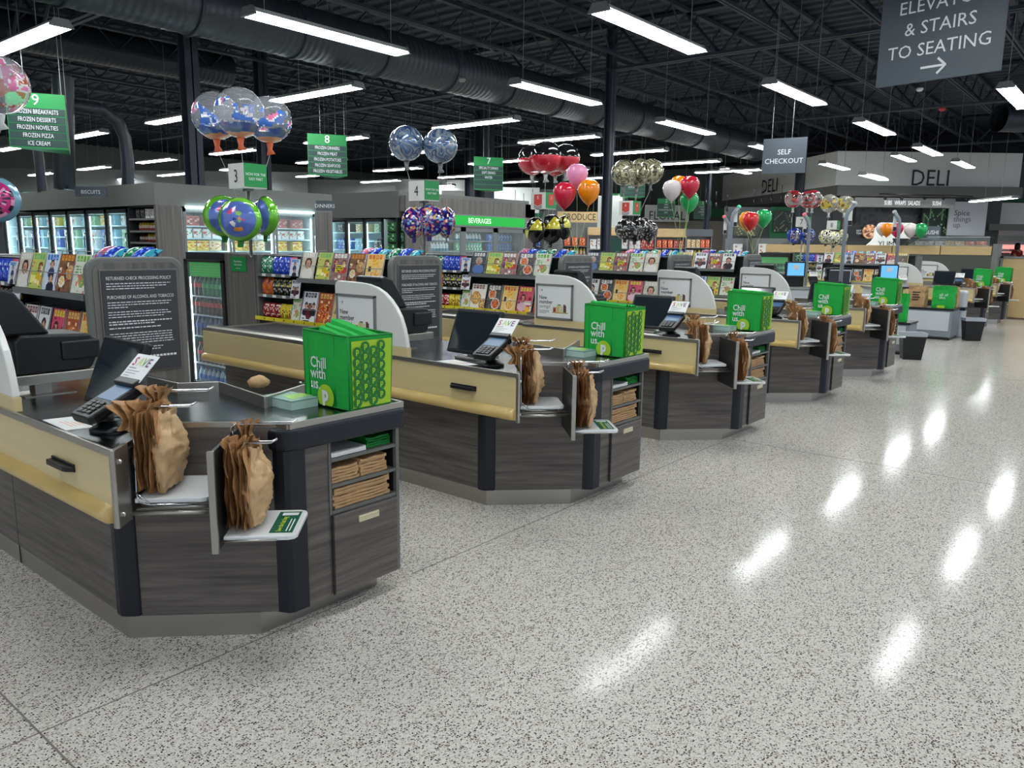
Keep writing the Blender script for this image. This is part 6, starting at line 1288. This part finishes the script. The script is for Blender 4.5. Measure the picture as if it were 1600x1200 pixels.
for k, (px, py, rp, fc, dd) in enumerate(((350, 338, 31, 255, .1), (375, 343, 33, 222, -.12), (414, 338, 30, 180, .12))):
    d = dpt(pole(1) + Vector((0, 0, 2))) + dd; foil(atd(px, py, d), rp * d / FPX, fc, 20 + k, 'green', '%s green rimmed foil balloon under lane sign 3' % ('left', 'middle front', 'right')[k], 'green foil balloons', pole(1) + Vector((0, 0, 1.45)))
for k, (px, py) in enumerate(((635, 224), (688, 228))):
    d = dpt(pole(2) + Vector((0, 0, 2.6))); orb(atd(px, py, d), 27 * d / FPX, 4 + 5 * k, MBLUE, '%s blue marbled balloon above lane sign 4' % ('left', 'right')[k], 'blue marbled balloons', pole(2) + Vector((0, 0, 1.5)))
for k, (px, py, fc) in enumerate(((647, 348, 200), (671, 345, 140), (697, 348, 250))):
    d = dpt(pole(2) + Vector((0, 0, 2))) + (k - 1) * .06; foil(atd(px, py, d), 24 * d / FPX, fc + 75, 40 + k, 'purple', '%s purple spotted foil balloon under lane sign 4' % ('left', 'middle', 'right')[k], 'purple foil balloons', pole(2) + Vector((0, 0, 1.45)), .6)
for k, (px, py, rp, dd) in enumerate(((832, 250, 23, .1), (853, 246, 25, -.1), (884, 248, 22, .12), (868, 256, 19, .25))):
    d = dpt(pole(3) + Vector((0, 0, 2.6))) + dd; bubble(atd(px, py, d), rp * d / FPX, 13 + k, 'redblack', '%s clear balloon with red and black halves near the pink balloon' % ('leftmost', 'front', 'rightmost', 'hidden rear')[k], 'red and black bubble balloons', pole(3) + Vector((0, 0, 1.5)))
for k, (px, py, fc) in enumerate(((836, 360, 170), (861, 358, 175), (881, 356, 120))):
    d = dpt(pole(3) + Vector((0, 0, 2))) + k * .05; foil(atd(px, py, d), (20, 22, 19)[k] * d / FPX, fc, 50 + k, 'bee', '%s black and yellow foil balloon under the red ribbon sign' % ('left', 'middle', 'right')[k], 'black and yellow foil balloons', pole(3) + Vector((0, 0, 1.45)), .62)
b3 = Vector((2.12 + 2 * D, 4.54, 1.51)); d = dpt(b3)
for px, py, rp, c_, nm in ((902, 273, 17, (236, 150, 190), 'pink'), (882, 303, 18, (206, 34, 60), 'red'), (920, 298, 17.5, (246, 140, 10), 'orange')): latex(atd(px, py, d + (.1 if nm == 'pink' else 0)), rp * d / FPX, c_, '%s latex balloon of the trio tied to the third policy board' % nm, 'latex trio at the third board', b3, nm)
for k, (px, py, rp, dd) in enumerate(((975, 270, 20, .0), (995, 274, 18, .2), (1017, 268, 19.5, 0), (1000, 262, 14, .35))):
    d = dpt(pole(4) + Vector((0, 0, 2.6))) + dd; orb(atd(px, py, d), rp * d / FPX, 31 + 7 * k, MCREAM, '%s black and cream marbled balloon above the second ribbon sign' % ('left', 'lower middle', 'right', 'rear')[k], 'black and cream marbled balloons', pole(4) + Vector((0, 0, 1.5)))
for k, (px, py, rp) in enumerate(((977, 358, 16), (992, 361, 16), (1003, 356, 16), (1014, 361, 16))):
    d = dpt(pole(4) + Vector((0, 0, 2))) + k * .06; foil(atd(px, py, d), rp * d / FPX, (200, 230, 170, 250)[k], 60 + k, 'speck', '%s from left of the black speckled foil balloons' % NTH[k], 'black speckled foil balloons', pole(4) + Vector((0, 0, 1.45)), .6)
b4 = Vector((2.12 + 3 * D, 4.54, 1.51)); d = dpt(b4)
for px, py, rp, c_, nm, dd in ((1050, 296, 14.5, (226, 214, 214), 'white', 0), (1061, 288, 13.5, (246, 140, 10), 'orange', .25), (1078, 290, 15, (206, 40, 66), 'red', .05), (1077, 314, 15, (30, 170, 90), 'green', .2)): latex(atd(px, py, d + dd), rp * d / FPX, c_, '%s latex balloon of the group tied to the fourth policy board' % nm, 'latex group at the fourth board', b4, nm)
b5 = Vector((2.12 + 4 * D, 4.54, 1.51)); d = dpt(b5)
for px, py, rp, c_, nm, dd in ((1168, 344, 13.5, (246, 150, 20), 'orange', .2), (1173, 344, 12.5, (214, 40, 40), 'red', 0), (1193, 340, 13, (40, 180, 90), 'green', .25)): latex(atd(px, py, d + dd), rp * d / FPX, c_, '%s latex balloon of the trio tied to the fifth policy board' % nm, 'latex trio at the fifth board', b5, nm if nm != 'red' else 'scarlet')
for k, (px, py, rp) in enumerate(((1240, 311, 13.5), (1262, 312, 13), (1270, 311, 14))): d = 16.2 + .3 * k; bubble(atd(px, py, d), rp * d / FPX, 71 + k, 'red', '%s red capped clear balloon in front of the deli' % ('left', 'middle', 'right')[k], 'red capped balloons', Vector((*atd(px, py, d).xy, 1.5)))
for k, (px, py, rp) in enumerate(((1296, 318, 14), (1320, 319, 13.5))): d = 17.6; bubble(atd(px, py, d), rp * d / FPX, 81 + k, 'gold', '%s clear balloon with gold confetti in front of the deli' % ('left', 'right')[k], 'gold confetti balloons', Vector((*atd(px, py, d).xy, 1.5)))
for k, (px, py) in enumerate(((1241, 368), (1262, 368))): d = 16.4; foil(atd(px, py, d), 11.5 * d / FPX, 222, 91 + k, 'blue', '%s round blue foil balloon behind the pink tipped pole' % ('left', 'right')[k], 'blue foil balloons', Vector((*atd(px, py, d).xy, 1.5)))
for k, (px, py) in enumerate(((1291, 370), (1303, 373), (1316, 370))): d = 17.6 + .1 * k; foil(atd(px, py, d), 11 * d / FPX, 222 + 20 * (k - 1), 95 + k, 'daisy', '%s white and yellow foil balloon under lane sign 8' % ('left', 'middle', 'right')[k], 'white and yellow foil balloons', Vector((*atd(px, py, d).xy, 1.5)))
d = 19; a5 = atd(1395, 400, d)
for px, py, rp, c_, nm, dd in ((1379, 357, 9.5, (226, 220, 214), 'white', .4), (1386, 358, 9.5, (246, 140, 10), 'orange', 0), (1401, 358, 10, (226, 50, 100), 'rose', .3), (1423, 359, 10, (226, 226, 220), 'white', .1), (1439, 359, 10, (40, 180, 90), 'green', 0)): latex(atd(px, py, d + dd), rp * d / FPX, c_, '%s latex balloon in the row before the deli%s' % ({'rose': 'pink'}.get(nm, nm), '' if nm != 'white' else (', left' if px < 1400 else ', right')), 'latex row before the deli', a5, nm)
d = dpt(pole(0) + Vector((0, 0, 2.6))); pz = pole(0)
bubble(atd(-4, 132, d), 45 * d / FPX, 55, 'pop', 'clear bubble balloon with pink print cut by the left edge', 'pink printed balloons', pz + Vector((0, 0, 1.5))); foil(atd(-6, 312, d), 34 * d / FPX, 235, 66, 'pop', 'blue rimmed foil balloon with pink print at the left edge', 'pink printed balloons', pz + Vector((0, 0, 1.45)))
# labels of the setting
SETL = {'floor': 'pale speckled terrazzo floor with thin joints', 'ceiling': 'dark ribbed steel roof deck', 'wall_back': 'grey back wall of the store', 'wall_right': 'grey far end wall', 'wall_left': 'grey left wall', 'soffit_1': 'grey soffit above the left freezer block', 'soffit_2': 'grey soffit above the second freezer',
        'trim_21': 'grey wood panel left of the front freezer', 'trim_22': 'grey wood panel right of the front freezer', 'wall_seafood': 'white wall behind the seafood lettering', 'wall_meats': 'grey wall right of the meats lettering', 'trim_30': 'dark green band below the ribbon sign', 'wall_produce': 'grey wall below the produce lettering',
        'trim_31': 'white pier left of the second column', 'trim_32': 'white pier right of the second column', 'wall_floral': 'warm grey wall below the floral lettering', 'trim_33': 'green band above the far aisles', 'wall_left_back': 'grey wall behind the left freezer block', 'trim_34': 'mint wall patch at the far left', 'trim_35': 'dark green band right of the freezer soffit',
        'wall_far_panels': 'grey panel wall behind the aisle 8 sign', 'wall_deli_front': 'pale front fascia of the deli', 'wall_deli_side': 'pale angled side fascia of the deli', 'trim_36': 'grey ledge under the deli front fascia', 'trim_37': 'grey ledge under the deli side fascia', 'wall_deli_upper': 'black wall above the deli fascia',
        'wall_deli_back': 'dark wall at the back of the deli', 'wall_deli_left': 'dark wall left of the deli corner', 'trim_38': 'green wall panel around the herb picture', 'wall_right_side': 'pale wall right of the spice panel', 'trim_39': 'upper grey ledge at the right edge', 'trim_40': 'lower grey ledge at the right edge', 'trim_41': 'green band at the right edge', 'wall_service': 'white wall behind the pink lit case'}
for o in SC.objects:
    if o.parent is None and o.get('kind') == 'structure':
        if 'label' not in o: o['label'] = SETL.get(o.name, 'thin straight joint across the terrazzo floor')
        if 'category' not in o: o['category'] = o.name.split('_')[0]
